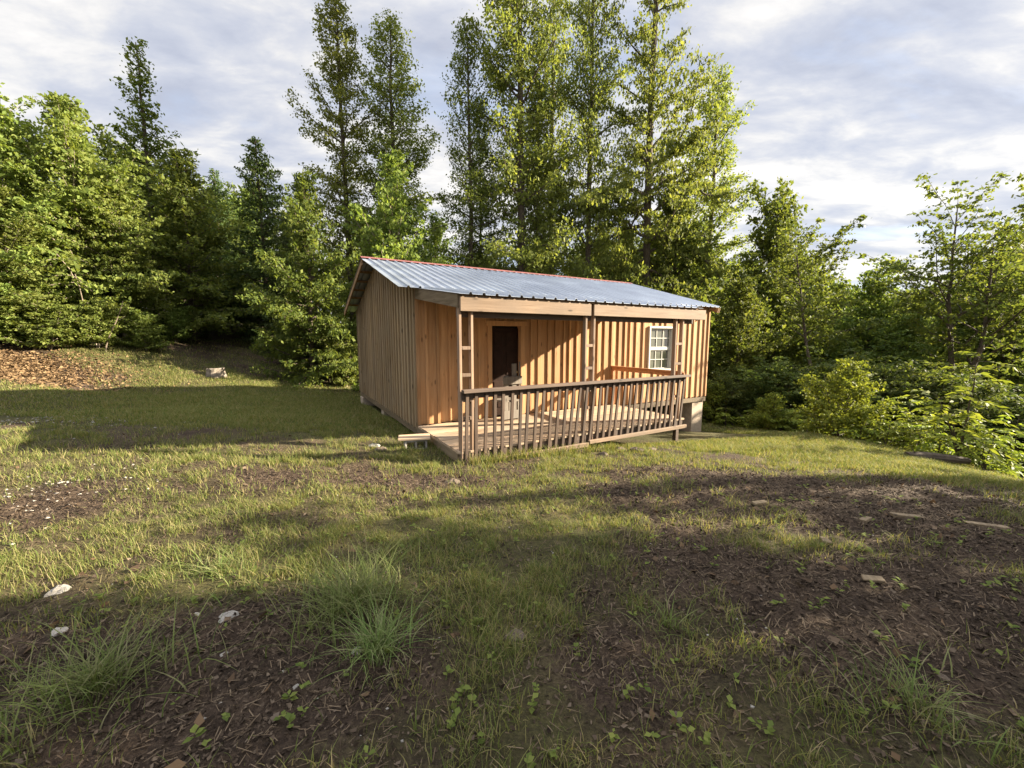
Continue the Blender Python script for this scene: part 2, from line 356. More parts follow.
# --- door
mb = MB(); mb.box(DU0 + .06, DU1 - .06, VW + .085, VW + .125, FZ + .01, DZ - .05)
pw = (DU1 - DU0 - .12 - .30) / 2
for r_, (z0, z1) in enumerate(((.10,.72),(.86,1.42),(1.54,1.86))):
    for s in (0, 1):
        x0 = DU0 + .06 + .10 + s * (pw + .10)
        mb.prism([(x0, z0), (x0 + pw, z0), (x0 + pw, z1), (x0, z1)], 1, VW + .07, VW + .0845)
d = bev(link('door', mb, M['door'], cab), .006)
mb = MB(); mb.tube([(DU1 - .13, VW + .085, .92), (DU1 - .13, VW + .05, .92), (DU1 - .13, VW + .035, .92), (DU1 - .13, VW + .015, .92)], [.012, .012, .03, .022], 10); link('handle', mb, M['brass'], d)
mb = MB()
for x0, x1 in ((DU0 - .05, DU0 + .06), (DU1 - .06, DU1 + .05)): mb.box(x0, x1, VW - .042, VW + .13, FZ + .004, DZ - .001)
mb.box(DU0 - .1, DU1 + .1, VW - .046, VW + .13, DZ, DZ + .11)
bev(link('door_trim', mb, M['siding_new'], cab), .004)
# --- window
fr = MB()
for z0, z1 in ((WZ0, WZ0 + .06), (WZ1 - .06, WZ1)): fr.box(WU0, WU1, VW - .055, VW + .1, z0, z1)
for x0, x1 in ((WU0, WU0 + .06), (WU1 - .06, WU1)): fr.box(x0, x1, VW - .055, VW + .1, WZ0 + .061, WZ1 - .061)
wmid = (WZ0 + WZ1) / 2
win = bev(link('window', fr, M['white'], cab), .004)
mb = MB()
mb.box(WU0 + .061, WU1 - .061, VW + .0, VW + .05, wmid - .03, wmid + .03)
for (z0, z1, y) in ((wmid + .031, WZ1 - .061, .004), (WZ0 + .061, wmid - .031, .024)):
    for x0, x1 in ((WU0 + .062, WU0 + .10), (WU1 - .10, WU1 - .062)): mb.box(x0, x1, VW + y, VW + y + .03, z0, z1)
    mb.box(WU0 + .10, WU1 - .10, VW + y + .002, VW + y + .03, z0, z0 + .03); mb.box(WU0 + .10, WU1 - .10, VW + y + .002, VW + y + .03, z1 - .03, z1)
link('sash', mb, M['white'], win)
mb = MB()
for (z0, z1, y) in ((wmid + .062, WZ1 - .092, .014), (WZ0 + .092, wmid - .062, .034)):
    for k in (1, 2):
        x = WU0 + .10 + (WU1 - WU0 - .20) * k / 3; mb.box(x - .011, x + .011, VW + y, VW + y + .015, z0, z1)
    zc = (z0 + z1) / 2; mb.box(WU0 + .101, WU1 - .101, VW + y - .003, VW + y + .0145, zc - .011, zc + .011)
link('muntin', mb, M['white'], win)
mb = MB()
mb.box(WU0 + .09, WU1 - .09, VW + .032, VW + .036, wmid + .02, WZ1 - .07); mb.box(WU0 + .09, WU1 - .09, VW + .052, VW + .056, WZ0 + .07, wmid - .02)
link('glass', mb, M['glass'], win)
# --- main roof: ribbed sheets, front and back slope
def ribbed(u0, u1, p0, p1, th=.012, pitch=.229, rib=.034):
    """profile in u, from line p0=(v,z) to p1=(v,z)"""
    mb = MB(); prof = []
    u = u0
    while u < u1 - 1e-6:
        for du, h in ((0, 0), (.165, 0), (.18, rib), (.21, rib), (.225, 0)):
            if u + du <= u1: prof.append((u + du, h))
        u += pitch
    if prof[-1][0] < u1 - .001: prof.append((u1, 0))
    vs = []; n_ = len(prof)
    for (v_, z_) in (p0, p1):
        for du, h in prof: vs.append((du, v_, z_ + h + th))
    for (v_, z_) in (p0, p1):
        for du, h in prof: vs.append((du, v_, z_ + h + th - .004))
    fs = []
    for k in range(n_ - 1):
        fs.append((k, k + 1, n_ + k + 1, n_ + k)); fs.append((2*n_ + k, 3*n_ + k, 3*n_ + k + 1, 2*n_ + k + 1))
        fs.append((k, 2*n_ + k, 2*n_ + k + 1, k + 1)); fs.append((n_ + k, n_ + k + 1, 3*n_ + k + 1, 3*n_ + k))
    fs.append((0, n_, 3*n_, 2*n_)); fs.append((n_-1, 3*n_-1, 4*n_-1, 2*n_-1))
    return mb.add(vs, fs)
UL, UE = -.40, 9.72
rf = link('roof', ribbed(UL, UE, (1.95, zs(1.95)), (RV, RZ)), M['metal'], cab)
link('back_slope', ribbed(UL, UE, (RV, RZ), (9.68, zs(9.68))), M['metal'], rf)
mb = MB(); mb.prism([(RV - .13, zs(RV - .13) + .042), (RV, RZ + .055), (RV + .13, zs(RV + .13) + .042), (RV + .13, zs(RV + .13) + .050), (RV, RZ + .064), (RV - .13, zs(RV - .13) + .050)], 0, UL - .01, UE + .01)
link('ridge_cap', mb, M['red'], rf)
mb = MB()
for sgn in (-1, 1):
    k = .12
    while k < 3.75:
        v_ = RV + sgn * k; z_ = zs(v_); dz = -SL * sgn
        mb = MB()
        if v_ > 1.9 : mb.beam((UL + .02, v_, z_ - .012), (UE - .02, v_, z_ - .012), .085, .036, up=(0, -dz, 1))
        if mb.v: link('purlin', mb, M['rafter'], rf)
        k += .62
mb = MB()
for u_ in (UL + .03, .03, UR - .03, UE - .03):
    for sgn, vend in ((-1, 1.97), (1, 9.64)):
        if u_ < 0 and sgn < 0: continue
        mb = MB(); mb.beam((u_, RV + sgn * .01, RZ - .10), (u_, vend, zs(vend) - .10), .036, .135)
        link('fly_rafter', mb, M['rafter'], rf)
# --- porch roof
PZ = lambda v: 2.375 + (2.71 - 2.375) / (2.2 + .10) * (v + .10)
PU0, PU1 = -.02, 5.86
pr = link('porch_roof', ribbed(PU0, PU1, (-.10, PZ(-.10)), (2.16, PZ(2.16))), M['metal'], cab)
mb = MB()
for v_ in (.06, .6, 1.15, 1.7): mb = MB(); mb.box(PU0 + .03, PU1 - .03, v_ - .045, v_ + .045, PZ(v_ - .045) - .036, PZ(v_ - .045) - .001); link('purlin', mb, M['rafter'], pr)
for k in range(9):
    u_ = .1 + k * (PU1 - .25) / 8; mb = MB(); mb.beam((u_, .06, PZ(.06) - .11), (u_, 2.24, PZ(2.24) - .11), .038, .13); link('porch_rafter', mb, M['rafter'], pr)
mb = MB(); mb.prism([(.0, PZ(0) - .002), (VW - .03, PZ(VW - .03) - .002), (VW - .03, PZ(VW - .03) - .21), (.0, PZ(0) - .21)], 0, -.004, .034); link('end_board', mb, M['rim'], pr)
mb = MB(); mb.prism([(.05, PZ(.05) - .04), (VW - .03, PZ(VW - .03) - .04), (VW - .03, PZ(VW - .03) - .21), (.05, PZ(.05) - .20)], 0, PU1 - .06, PU1 - .022); link('end_board', mb, M['rim'], pr)
mb = MB(); mb.box(.02, 2.635, -.055, -.012, 2.125, 2.355); bev(link('porch_beam', mb, M['beam'], cab), .006)
mb = MB(); mb.box(2.70, 6.04, -.055, -.012, 2.13, 2.35); bev(link('porch_beam', mb, M['beam'], cab), .006)
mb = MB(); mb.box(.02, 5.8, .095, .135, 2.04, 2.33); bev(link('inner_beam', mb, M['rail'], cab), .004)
# --- ladder-like porch posts
for a_, b_ in ((.035, .235), (2.57, 2.765), (5.12, 5.345)):
    mb = MB(); bot = -.27
    for x in (a_, b_): mb.box(x - .022, x + .022, .0, .09, bot, 2.32, .003)
    for z in (.38, .70, 1.13, 1.56):
        z += random.uniform(-.03,.03); mb.box(a_ + .023, b_ - .023, .004, .08, z, z + .055)
    bev(link('porch_post', mb, M['post'], cab), .004)
# --- deck
mb = MB(); v = .0
while v < VW - .1:
    w = .139; cut = random.choice((1.9, 2.6, 3.4)); sag = random.uniform(-.003, .003)
    mb.box(0 - random.uniform(0,.02), cut - .002, v, v + w - .006, FZ - .035 + sag, FZ + sag); mb.box(cut + .002, 5.5 + random.uniform(0,.03), v, v + w - .006, FZ - .035 + sag, FZ + sag); v += w
link('deck', mb, M['deck'], cab)
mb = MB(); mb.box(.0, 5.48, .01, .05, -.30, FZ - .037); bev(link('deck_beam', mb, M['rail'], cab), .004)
mb = MB(); mb.box(-.022, .018, .055, VW - .01, -.295, FZ - .037); bev(link('deck_end_beam', mb, M['rim'], cab), .004)
mb = MB(); mb.box(5.44, 5.48, .055, VW - .05, -.295, FZ - .037); bev(link('deck_end_beam', mb, M['rim'], cab), .004)
mb = MB()
for k in range(1, 10): mb = MB(); mb.box(k * .545 - .02, k * .545 + .02, .055, VW - .06, -.29, FZ - .037); link('deck_joist', mb, M['rim'], cab)
# --- railing
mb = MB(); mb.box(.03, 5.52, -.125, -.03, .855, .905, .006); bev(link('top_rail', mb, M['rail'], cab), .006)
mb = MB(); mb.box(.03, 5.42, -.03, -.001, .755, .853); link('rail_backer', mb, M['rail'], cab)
mb = MB(); mb.box(.62, 2.60, -.115, -.062, -.345, -.265, .004); bev(link('bottom_rail', mb, M['beam'], cab), .005)
mb = MB(); mb.box(2.61, 5.47, -.118, -.062, -.30, -.225, .004); bev(link('bottom_rail', mb, M['beam'], cab), .005)
nb = 33
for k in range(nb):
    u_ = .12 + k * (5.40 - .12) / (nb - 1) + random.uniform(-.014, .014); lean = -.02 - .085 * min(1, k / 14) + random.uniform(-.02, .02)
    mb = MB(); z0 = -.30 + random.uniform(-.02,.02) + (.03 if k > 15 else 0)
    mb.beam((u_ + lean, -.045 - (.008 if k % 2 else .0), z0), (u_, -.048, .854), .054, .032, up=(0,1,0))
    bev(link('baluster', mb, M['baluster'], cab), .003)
mb = MB(); mb.box(5.40, 5.44, -.028, VW - .03, .85, .94); mb.box(5.38, 5.46, .0, VW - .03, .941, .975); bev(link('end_rail', mb, M['endrail'], cab), .004)
mb = MB(); mb.box(5.38, 5.47, VW - .12, VW - .034, FZ + .002, .849); bev(link('end_rail_post', mb, M['endrail'], cab), .004)
# --- piers (block posts under the floor)
def wpos(u, v): 
    c, s = math.cos(R(30)), math.sin(R(30)); return CX + u * c - v * s, CY + u * s + v * c
def gz(x, y): return float(ground(np.array([x]), np.array([y]))[0])
for u_, v_, w in ((9.3, 2.5, .28), (.22, 9.0, .25), (9.3, 5.8, .25), (9.3, 9.0, .25), (.22, 5.8, .2), (4.8, 9.0, .25), (4.8, 5.8, .25), (6.9, 2.6, .2), (4.6, 2.6, .2)):
    mb = MB(); g0 = gz(*wpos(u_, v_)) - .15
    mb.box(u_ - w, u_ + w, v_ - w * .75, v_ + w * .75, g0, -.33, .008); bev(link('pier', mb, M['pier'], cab), .01)
for u_, v_ in ((5.38, .1), (2.66, .1)):
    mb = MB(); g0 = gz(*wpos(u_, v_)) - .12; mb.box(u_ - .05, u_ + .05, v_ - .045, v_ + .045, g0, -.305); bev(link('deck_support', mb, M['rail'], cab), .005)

# --- rustic chair before the door
px, py = wpos(1.98, 2.0)
ch = empty('wooden_chair', (px, py, FZ), R(30) + R(4)); tag(ch, 'grey rustic plank chair with notched back standing on the porch before the dark door', 'chair')
mb = MB(); mb.box(-.24, .24, -.19, .24, .40, .44); bev(link('seat', mb, M['chair'], ch), .006)
mb = MB(); mb.box(-.25, .25, -.255, -.222, .80, .98); bev(link('crest_board', mb, M['chair'], ch), .008)
for x, w, z0, z1 in ((-.15, .055, .19, 1.0), (.06, .06, .19, 1.26), (.205, .018, .6, 1.3)):
    mb = MB(); mb.box(x - w, x + w, -.221, -.195, z0, z1); bev(link('back_slat', mb, M['chair'], ch), .006)
mb = MB(); mb.box(-.25, .25, -.255, -.222, .03, .22); bev(link('lower_board', mb, M['chair'], ch), .006)
for x in (-.21, .21):
    for y in (-.15, .2):
        mb = MB(); mb.box(x - .035, x + .035, y - .035, y + .035, 0, .399); bev(link('leg', mb, M['chair'], ch), .005)

# ------------------------------------------------------------------ trees
def nrm(a): return a / (np.linalg.norm(a, axis=-1, keepdims=True) + 1e-9)
def leaves_from(pts, axis, n_per, spread, size, r, flat=.5, tilt=.6, aspect=.62, droop=0.0):
    """n_per leaves scattered round each cluster point; every leaf a bent diamond of two faces"""
    k = len(pts) * n_per
    c = np.repeat(pts, n_per, 0) + r.normal(size=(k, 3)) * np.array([spread, spread, spread * flat])
    nrmv = nrm(r.normal(size=(k, 3)) * tilt + np.array([0, 0, 1.0]))
    d = nrm(np.repeat(axis, n_per, 0) * .5 + r.normal(size=(k, 3)) * .8 - np.array([0, 0, droop]))
    sd = nrm(np.cross(nrmv, d)); d = nrm(np.cross(sd, nrmv))
    s = size * r.uniform(.45, 1.4, (k, 1)) * np.repeat(r.uniform(.75, 1.2, (len(pts), 1)), n_per, 0)
    v0 = c - d * s * .5; v1 = c + sd * s * aspect * .5 - nrmv * s * .06; v2 = c + d * s * .55 - nrmv * s * .1; v3 = c - sd * s * aspect * .5 - nrmv * s * .06
    V = np.stack([v0, v1, v2, v3], 1).reshape(-1, 3)
    return V
def leaf_mesh(name, V, mat):
    me = quads_mesh(name, V, np.arange(len(V), dtype=np.int32).reshape(-1, 4)); me.materials.append(mat); return me
def grow(seed, H, R0, base, prof, nl, el=(0, 40), trunk_r=.2, curve=.3, twig=.34, step=.42, cl=.2, per=5, size=.16, spread=.16, flat=.5, tilt=.6, trunks=1, lean=0, wob=.15, limb_sides=5, gap=0.0, aspect=.62, droop=.0, lt=1.0):
    """returns wood MB and leaf vertex array of a tree whose foot is at the origin"""
    r = np.random.default_rng(seed); mb = MB(); P = []; A = []
    for tk in range(trunks):
        la = r.uniform(0, 6.28); hh = H * (1 if tk == 0 else r.uniform(.8, .95)); off = np.array([math.cos(la), math.sin(la), 0]) * (0 if trunks == 1 else .25 * R0 * .5)
        az0 = r.uniform(0, 6); zz = np.linspace(-.3, hh, 13); w = np.cumsum(r.normal(size=(13, 2)) * wob * hh / 60, 0)
        tp = np.stack([w[:, 0], w[:, 1], zz], 1); tp[:, :2] += np.outer(np.clip(zz / hh, 0, 1) ** 1.3, np.array([math.cos(la), math.sin(la)]) * (lean if trunks == 1 else R0 * .35)) + off[:2] * .3
        tr = trunk_r * (1 - .93 * np.clip(zz / hh, 0, 1)) ** .8; tr[0] *= 1.5; tr[1] *= 1.05
        mb.tube(tp, tr, 9)
        for q in range(nl // trunks):
            t_ = base + (1 - base) * ((q + r.uniform(0, 1)) / (nl // trunks)) * .985
            if r.uniform() < gap: continue
            z0 = t_ * hh; p0 = np.array([np.interp(z0, zz, tp[:, 0]), np.interp(z0, zz, tp[:, 1]), z0]); u = (t_ - base) / (1 - base)
            L = max(.35, R0 * prof(u) * r.uniform(.5, 1.2) * (1 + .25 * math.sin(az0 + u * 19 + tk) * math.sin(u * 11 + seed))); az = q * 2.4 + r.uniform(-.5, .5); e = R(el[0] + (el[1] - el[0]) * u + r.uniform(-12, 12))
            d = np.array([math.cos(az) * math.cos(e), math.sin(az) * math.cos(e), math.sin(e)])
            n_ = max(4, int(L / .5)); pts = [p0]
            for k in range(n_):
                d = nrm(d + np.array([0, 0, curve / n_ * 1.2]) + r.normal(size=3) * .10); pts.append(pts[-1] + d * L / n_)
            pts = np.array(pts); r0 = min(np.interp(z0, zz, tr) * .5, .012 + L * .014)
            mb.tube(pts, np.linspace(r0, .006, len(pts)), limb_sides, cap=False)
            s = max(.25, .18 * L) ; seg = np.linspace(0, L, len(pts))
            while s <= L + .01:
                c = np.array([np.interp(s, seg, pts[:, k]) for k in range(3)]); f = s / L
                tl = max(.22, twig * L * (1.15 - .75 * f)) * r.uniform(.6, 1.15)
                for sg in (-1, 1):
                    b_ = az + sg * r.uniform(.5, 1.2) if f < .97 else az + sg * .3
                    td = nrm(np.array([math.cos(b_), math.sin(b_), 0]) * math.cos(e * .6) + np.array([0, 0, math.sin(e * .5) + r.normal() * .22]))
                    nn = max(2, int(tl / cl)); tt = (np.arange(nn) + 1) / nn
                    ps = c + td * (tl * tt)[:, None] + np.array([0, 0, -1.0]) * (tt ** 2 * tl * .12)[:, None]
                    P.append(ps); A.append(np.repeat(td[None], nn, 0))
                    if tl > .7: mb.tube([c, ps[len(ps)//2], ps[-1]], [.010, .007, .003], 3, cap=False)
                s += step * r.uniform(.7, 1.3)
    P = np.concatenate(P); A = np.concatenate(A)
    return mb, leaves_from(P, A, per, spread, size, r, flat, tilt, aspect, droop)
p_tall = lambda u: (.55 + .75 * min(1, u * 2.2)) * (1 - u) ** .62 + .10
p_round = lambda u: math.sqrt(max(0, 1 - (2 * u * .92 - .75) ** 2 * .62)) * (1 - .35 * u)
p_cone = lambda u: (1 - u) ** .85 + .04
p_spire = lambda u: (1 - u) ** 1.25 * .95 + .08
p_umb = lambda u: .45 + .75 * math.sin(min(1, u * 1.15) * 3.0) ** 1 if u < .95 else .45
p_bush = lambda u: math.sqrt(max(.05, 1 - (1.6 * u - .55) ** 2)) 
PROTO = {}
def proto(key, mat, wood, **kw):
    mb, LV = grow(**kw); w = mb.mesh(key + '_wood'); w.materials.append(wood)
    for p in w.polygons: p.use_smooth = True
    PROTO[key] = (w, leaf_mesh(key + '_leaves', LV, mat), kw['H'], len(LV) // 4)
def tree(key, name, x, y, top=None, width=1.0, rot=0.0, label='', cat='tree', group=None, sink=0.0, crown='crown', stem='trunk', h=None, zoff=0):
    w, l, H, _ = PROTO[key]; z = gz(x, y) - sink
    s = (h if h is not None else top - z) / H
    o = empty(name, (x, y, z), rot); o.scale = (s * width, s * width, s)
    link(stem, w, None, o); link(crown, l, None, o)
    tag(o, label, cat, group); return o
proto('tallA', M['lf_tall'], M['bark'], seed=1, H=25, R0=4.1, base=.16, prof=p_tall, nl=120, el=(-4, 52), trunk_r=.30, curve=.25, per=12, size=.172, spread=.20, cl=.24, step=.46, flat=.7, tilt=1.3, gap=.15)
proto('tallB', M['lf_tall'], M['bark'], seed=2, H=25, R0=3.8, base=.10, prof=p_tall, nl=130, el=(-4, 52), trunk_r=.27, curve=.3, per=12, size=.172, spread=.19, cl=.24, step=.46, flat=.7, tilt=1.3, gap=.15)
proto('tallC', M['lf_mid'], M['bark'], seed=3, H=25, R0=3.8, base=.20, prof=p_tall, nl=92, el=(4, 54), trunk_r=.26, curve=.25, per=11, size=.172, spread=.20, cl=.25, step=.5, flat=.8, tilt=1.3, gap=0.18)
proto('limby', M['lf_tall'], M['bark'], seed=4, H=26, R0=5.6, base=.12, prof=lambda u: (.75 + .35 * math.sin(u * 7)) * (1 - u) ** .55 + .08, nl=120, el=(-8, 45), trunk_r=.33, curve=.12, per=12, size=.172, spread=.18, cl=.24, step=.48, flat=.35, tilt=1.0, gap=0.04)
proto('broadA', M['lf_broad'], M['palebark'], seed=5, H=9, R0=4.6, base=.10, prof=p_round, nl=95, el=(-5, 62), trunk_r=.13, curve=.2, per=8, size=0.19, spread=.13, cl=.2, step=.36, flat=.4, tilt=0.95, droop=.3)
proto('broadB', M['lf_broad'], M['palebark'], seed=6, H=10, R0=4.2, base=.08, prof=lambda u: (1 - u) ** .6 * .95 + .06, nl=105, el=(-8, 58), trunk_r=.14, curve=.2, per=8, size=0.19, spread=.13, cl=.2, step=.36, flat=.4, tilt=0.95, droop=.3)
proto('midA', M['lf_mid'], M['bark'], seed=7, H=12, R0=4.7, base=.14, prof=p_round, nl=95, el=(-2, 65), trunk_r=.2, curve=.25, per=8, size=0.235, spread=.18, cl=.24, step=.45, flat=.5, tilt=1.0)
proto('midB', M['lf_mid'], M['bark'], seed=8, H=12, R0=4.4, base=.06, prof=lambda u: (1 - u) ** .55 + .05, nl=105, el=(-5, 55), trunk_r=.18, curve=.22, per=8, size=0.225, spread=.17, cl=.24, step=.45, flat=.5, tilt=1.0)
proto('darkA', M['lf_dark'], M['bark'], seed=9, H=14, R0=4.6, base=.05, prof=p_cone, nl=130, el=(-12, 40), trunk_r=.2, curve=.15, per=8, size=0.19, spread=.16, cl=.22, step=.42, flat=.4, tilt=0.9)
proto('spire', M['lf_mid'], M['bark'], seed=10, H=15, R0=4.4, base=.12, prof=p_spire, nl=100, el=(0, 48), trunk_r=.2, curve=.3, per=7, size=0.2, spread=.17, cl=.22, step=.42, flat=.6, tilt=.9, gap=0.06)
proto('umbA', M['lf_mid'], M['bark'], seed=11, H=11, R0=3.9, base=.38, prof=p_umb, nl=44, el=(25, 55), trunk_r=.17, curve=.05, per=7, size=0.18, spread=.15, cl=.22, step=.42, flat=.22, tilt=0.7, trunks=2, twig=.38, wob=.5)
proto('umbB', M['lf_mid'], M['bark'], seed=12, H=10, R0=3.1, base=.5, prof=p_umb, nl=24, el=(15, 50), trunk_r=.13, curve=.0, per=7, size=0.18, spread=.14, cl=.22, step=.42, flat=.2, tilt=0.7, lean=2.2, twig=.4, wob=.4)
proto('bushA', M['lf_bush'], M['bark'], seed=13, H=1.9, R0=.95, base=.03, prof=p_bush, nl=70, el=(0, 75), trunk_r=.025, curve=.3, per=6, size=.085, spread=.06, cl=.09, step=.13, flat=.6, tilt=1.0, trunks=3, twig=.4)
proto('bushB', M['lf_broad'], M['palebark'], seed=14, H=2.2, R0=1.2, base=.03, prof=p_bush, nl=60, el=(0, 70), trunk_r=.03, curve=.2, per=7, size=0.125, spread=.08, cl=.12, step=.17, flat=.4, tilt=0.9, trunks=3, twig=.4, droop=.3)
proto('bushC', M['lf_under'], M['bark'], seed=15, H=2.6, R0=1.7, base=.03, prof=p_bush, nl=70, el=(-5, 70), trunk_r=.03, curve=.2, per=12, size=0.095, spread=.1, cl=.14, step=.2, flat=.4, tilt=.6, trunks=3, twig=.4)
proto('far', M['lf_mid'], M['bark'], seed=16, H=14, R0=5.6, base=.10, prof=p_round, nl=80, el=(0, 65), trunk_r=.22, curve=.25, per=7, size=0.34, spread=.26, cl=.36, step=.6, flat=.5, tilt=1.0)
proto('farB', M['lf_tall'], M['bark'], seed=17, H=16, R0=5.0, base=.08, prof=p_tall, nl=80, el=(0, 60), trunk_r=.22, curve=.25, per=7, size=0.33, spread=.26, cl=.36, step=.6, flat=.5, tilt=1.2)

def at(px, depth):                      # ground position on the bearing of a picture column (bearing only; used once to lay the plan out)
    return (px - 512) / 397.0 * depth, depth
def ztop(py, depth):
    return EYE + (339 - py) / 397.0 * depth
def T(key, name, px, depth, py, label, width=1.0, rot=None, group=None, h=None, cat='tree'):
    x, y = at(px, depth)
    return tree(key, name, x, y, top=ztop(py, depth) * 1.0 if h is None else None, width=width, rot=random.uniform(0, 6.28) if rot is None else rot, label=label, cat=cat, group=group, h=h)
G1 = 'trees along the left edge of the clearing'
T('broadA', 'maple_tree', -12, 14.5, 118, 'leafy maple cut by the left picture edge, tall and dark at its crown', 0.9, group=G1)
T('broadB', 'maple_tree', 20, 14.3, 195, 'low bright green maple over the leafy bank, in front of the taller maples', 0.95, group=G1)
T('broadB', 'maple_tree', 98, 16.5, 122, 'bright green pointed broadleaf tree between the edge maple and the pine-like spire', 0.85, group=G1)
T('broadA', 'maple_tree', 128, 17, 205, 'rounded light green tree low in front of the spire tree', 0.85, group=G1)
T('spire', 'pine_tree', 166, 22, 70, 'tall narrow spire tree rising above the bright maples', 0.95, group=G1)
T('midB', 'broadleaf_tree', 195, 20, 165, 'dark green tree at the right foot of the spire tree', .95, group=G1)
T('darkA', 'broadleaf_tree', 228, 27, 178, 'thin dark tree at the far end of the grassy track', .8, group=G1)
T('darkA', 'hemlock_tree', 272, 25, 150, 'dark conical evergreen beside the track behind the clearing', .95)
G2 = 'trees between the track and the cabin'
T('midB', 'broadleaf_tree', 312, 17.8, 186, 'bushy olive tree left of the cabin roof, leaves down to the ground', 0.75, group=G2)
T('darkA', 'hemlock_tree', 292, 23, 222, 'short dark tree at the grass edge between the conical evergreen and the olive tree', 0.8, group=G2)
T('tallB', 'poplar_tree', 356, 23, 24, 'tall dense poplar, left one of the pair behind the cabin gable', .95)
T('tallA', 'poplar_tree', 399, 24, 50, 'tall poplar, shorter right one of the pair behind the cabin gable', 1.05)
T('broadB', 'broadleaf_tree', 396, 20.3, 172, 'yellow-green pointed tree directly behind the roof peak', 0.72, group=G2)
T('midB', 'broadleaf_tree', 437, 30, 225, 'pale loose tree low between the two poplar groups', .8, group=G2)
G3 = 'tall poplars behind the cabin'
T('tallC', 'poplar_tree', 470, 23.8, 55, 'thin gappy poplar with bare dark trunk above the left part of the roof', 0.92, group=G3)
T('tallC', 'poplar_tree', 483, 25.5, 120, 'slim poplar stem close to the right of the thin gappy poplar', .7, group=G3)
T('tallA', 'poplar_tree', 520, 24, -90, 'very tall poplar above the middle of the roof, crown leaving the picture top', 0.82, group=G3)
T('tallB', 'poplar_tree', 534, 24.5, 100, 'dense yellow-green poplar, lower, in front of the very tall one', 0.8, group=G3)
T('tallC', 'poplar_tree', 552, 29, -30, 'sparse poplar showing only its thin top between two bigger crowns', .72, group=G3)
T('tallA', 'poplar_tree', 586, 25.5, -50, 'tall full poplar just left of the tree with long bare limbs', 0.62, group=G3)
T('limby', 'poplar_tree', 642, 26, -190, 'biggest tree behind the roof, dark trunk with long level limbs', 0.56, rot=2.2, group=G3)
T('tallB', 'poplar_tree', 700, 30, 92, 'yellow-green poplar at the right end of the tall row', 1.0, group=G3)
T('midB', 'broadleaf_tree', 672, 26, 200, 'light green bushy tree over the right end of the roof', .85, group=G3)
G4 = 'trees beyond the right edge of the clearing'
T('midA', 'broadleaf_tree', 768, 27, 226, 'rounded deep green tree right of the tall poplars', 0.8, group=G4)
T('midB', 'broadleaf_tree', 735, 22, 285, 'low tree against the right end of the cabin', .9, group=G4)
T('umbB', 'locust_tree', 822, 18, 238, 'thin leaning tree with airy flat sprays', .75, rot=.3, group=G4)
T('midA', 'broadleaf_tree', 868, 29, 292, 'light green tree behind the thin leaning tree', .9, group=G4)
T('midB', 'broadleaf_tree', 905, 27, 318, 'dull green tree filling the gap left of the forked airy tree', .95, group=G4)
T('umbA', 'locust_tree', 962, 16.5, 205, 'airy tree with dark forked trunk and layered sprays at the right', .80, rot=1.0, group=G4)
T('umbA', 'locust_tree', 1040, 19.5, 215, 'airy tree cut by the right picture edge', .75, rot=2.9, group=G4)
T('midB', 'broadleaf_tree', 1000, 21, 290, 'dark bushy tree behind the forked airy tree', 1.0, group=G4)
T('midA', 'broadleaf_tree', 945, 24, 330, 'low round tree behind the trunk of the forked airy tree', 1.0, group=G4)
G5 = 'understorey shrubs along the forest edge'
sh = [('bushC',735,15.5,383,1.2,'dark shrub at the right rear corner of the cabin'),('bushC',790,15,373,1.3,'dark shrub between the cabin and the round bright bush'),('bushC',845,14.5,368,1.3,'dark shrub behind the round bright bush'),
      ('bushC',905,14,378,1.3,'dark shrub behind the feathery sprigs'),('bushC',1000,12.5,398,1.3,'dark shrub behind the yellow-green sapling'),('bushC',1075,12,398,1.3,'dark shrub at the right picture edge'),
      ('bushC',950,13,385,1.1,'dark shrub around the foot of the forked airy tree'),
      ('bushC',330,19,325,1.0,'dark shrub by the grass edge left of the cabin'),('bushB',345,18.2,345,.8,'small pale shrub touching the cabin rear corner'),('bushC',300,20.5,330,1.1,'dark shrub at the bend of the track'),
      ('bushC',215,24,300,1.2,'dark shrub left of the track'),('bushC',285,28,300,1.4,'dark shrub closing the far end of the track'),('bushC',245,33,300,1.5,'dark thicket at the very end of the track'),('bushB',315,18.8,352,.8,'small leafy shrub on the grass edge left of the cabin')]
for k, px, d, py, w, lab in sh: T(k, 'shrub', px, d, py, lab, w, group=G5, cat='shrub')
G6 = 'leafy undergrowth on the left bank'
for px, d, py, w, lab in ((10,13.8,296,1.1,'bright undergrowth bush at the left end of the leafy bank'),(52,14.0,306,1.1,'bright undergrowth bush above the brown leaves'),(100,14.9,306,1.0,'undergrowth bush among the pale stems'),(148,16.0,318,1.1,'bright low bush where the bank meets the track'),(178,18.5,312,1.0,'dim bush beside the start of the track'),(-30,13.0,290,1.2,'undergrowth bush outside the left edge')):
    T('bushB', 'shrub', px, d, py, lab, w, group=G6, cat='shrub')
T('bushA', 'shrub', 843, 11.2, 370, 'round bright yellow-green bush on the edge of the grass', 1.0, cat='shrub')
T('bushA', 'shrub', 716, 15.5, 388, 'small bright shrub beside the cabin pier', .9, cat='shrub')
T('bushA', 'shrub', 772, 13.3, 398, 'low yellow-green shrub between the pier and the round bush', 1.0, cat='shrub')
T('bushB', 'shrub', 800, 12.8, 412, 'small leafy shrub just left of the round bush', 1.0, cat='shrub')
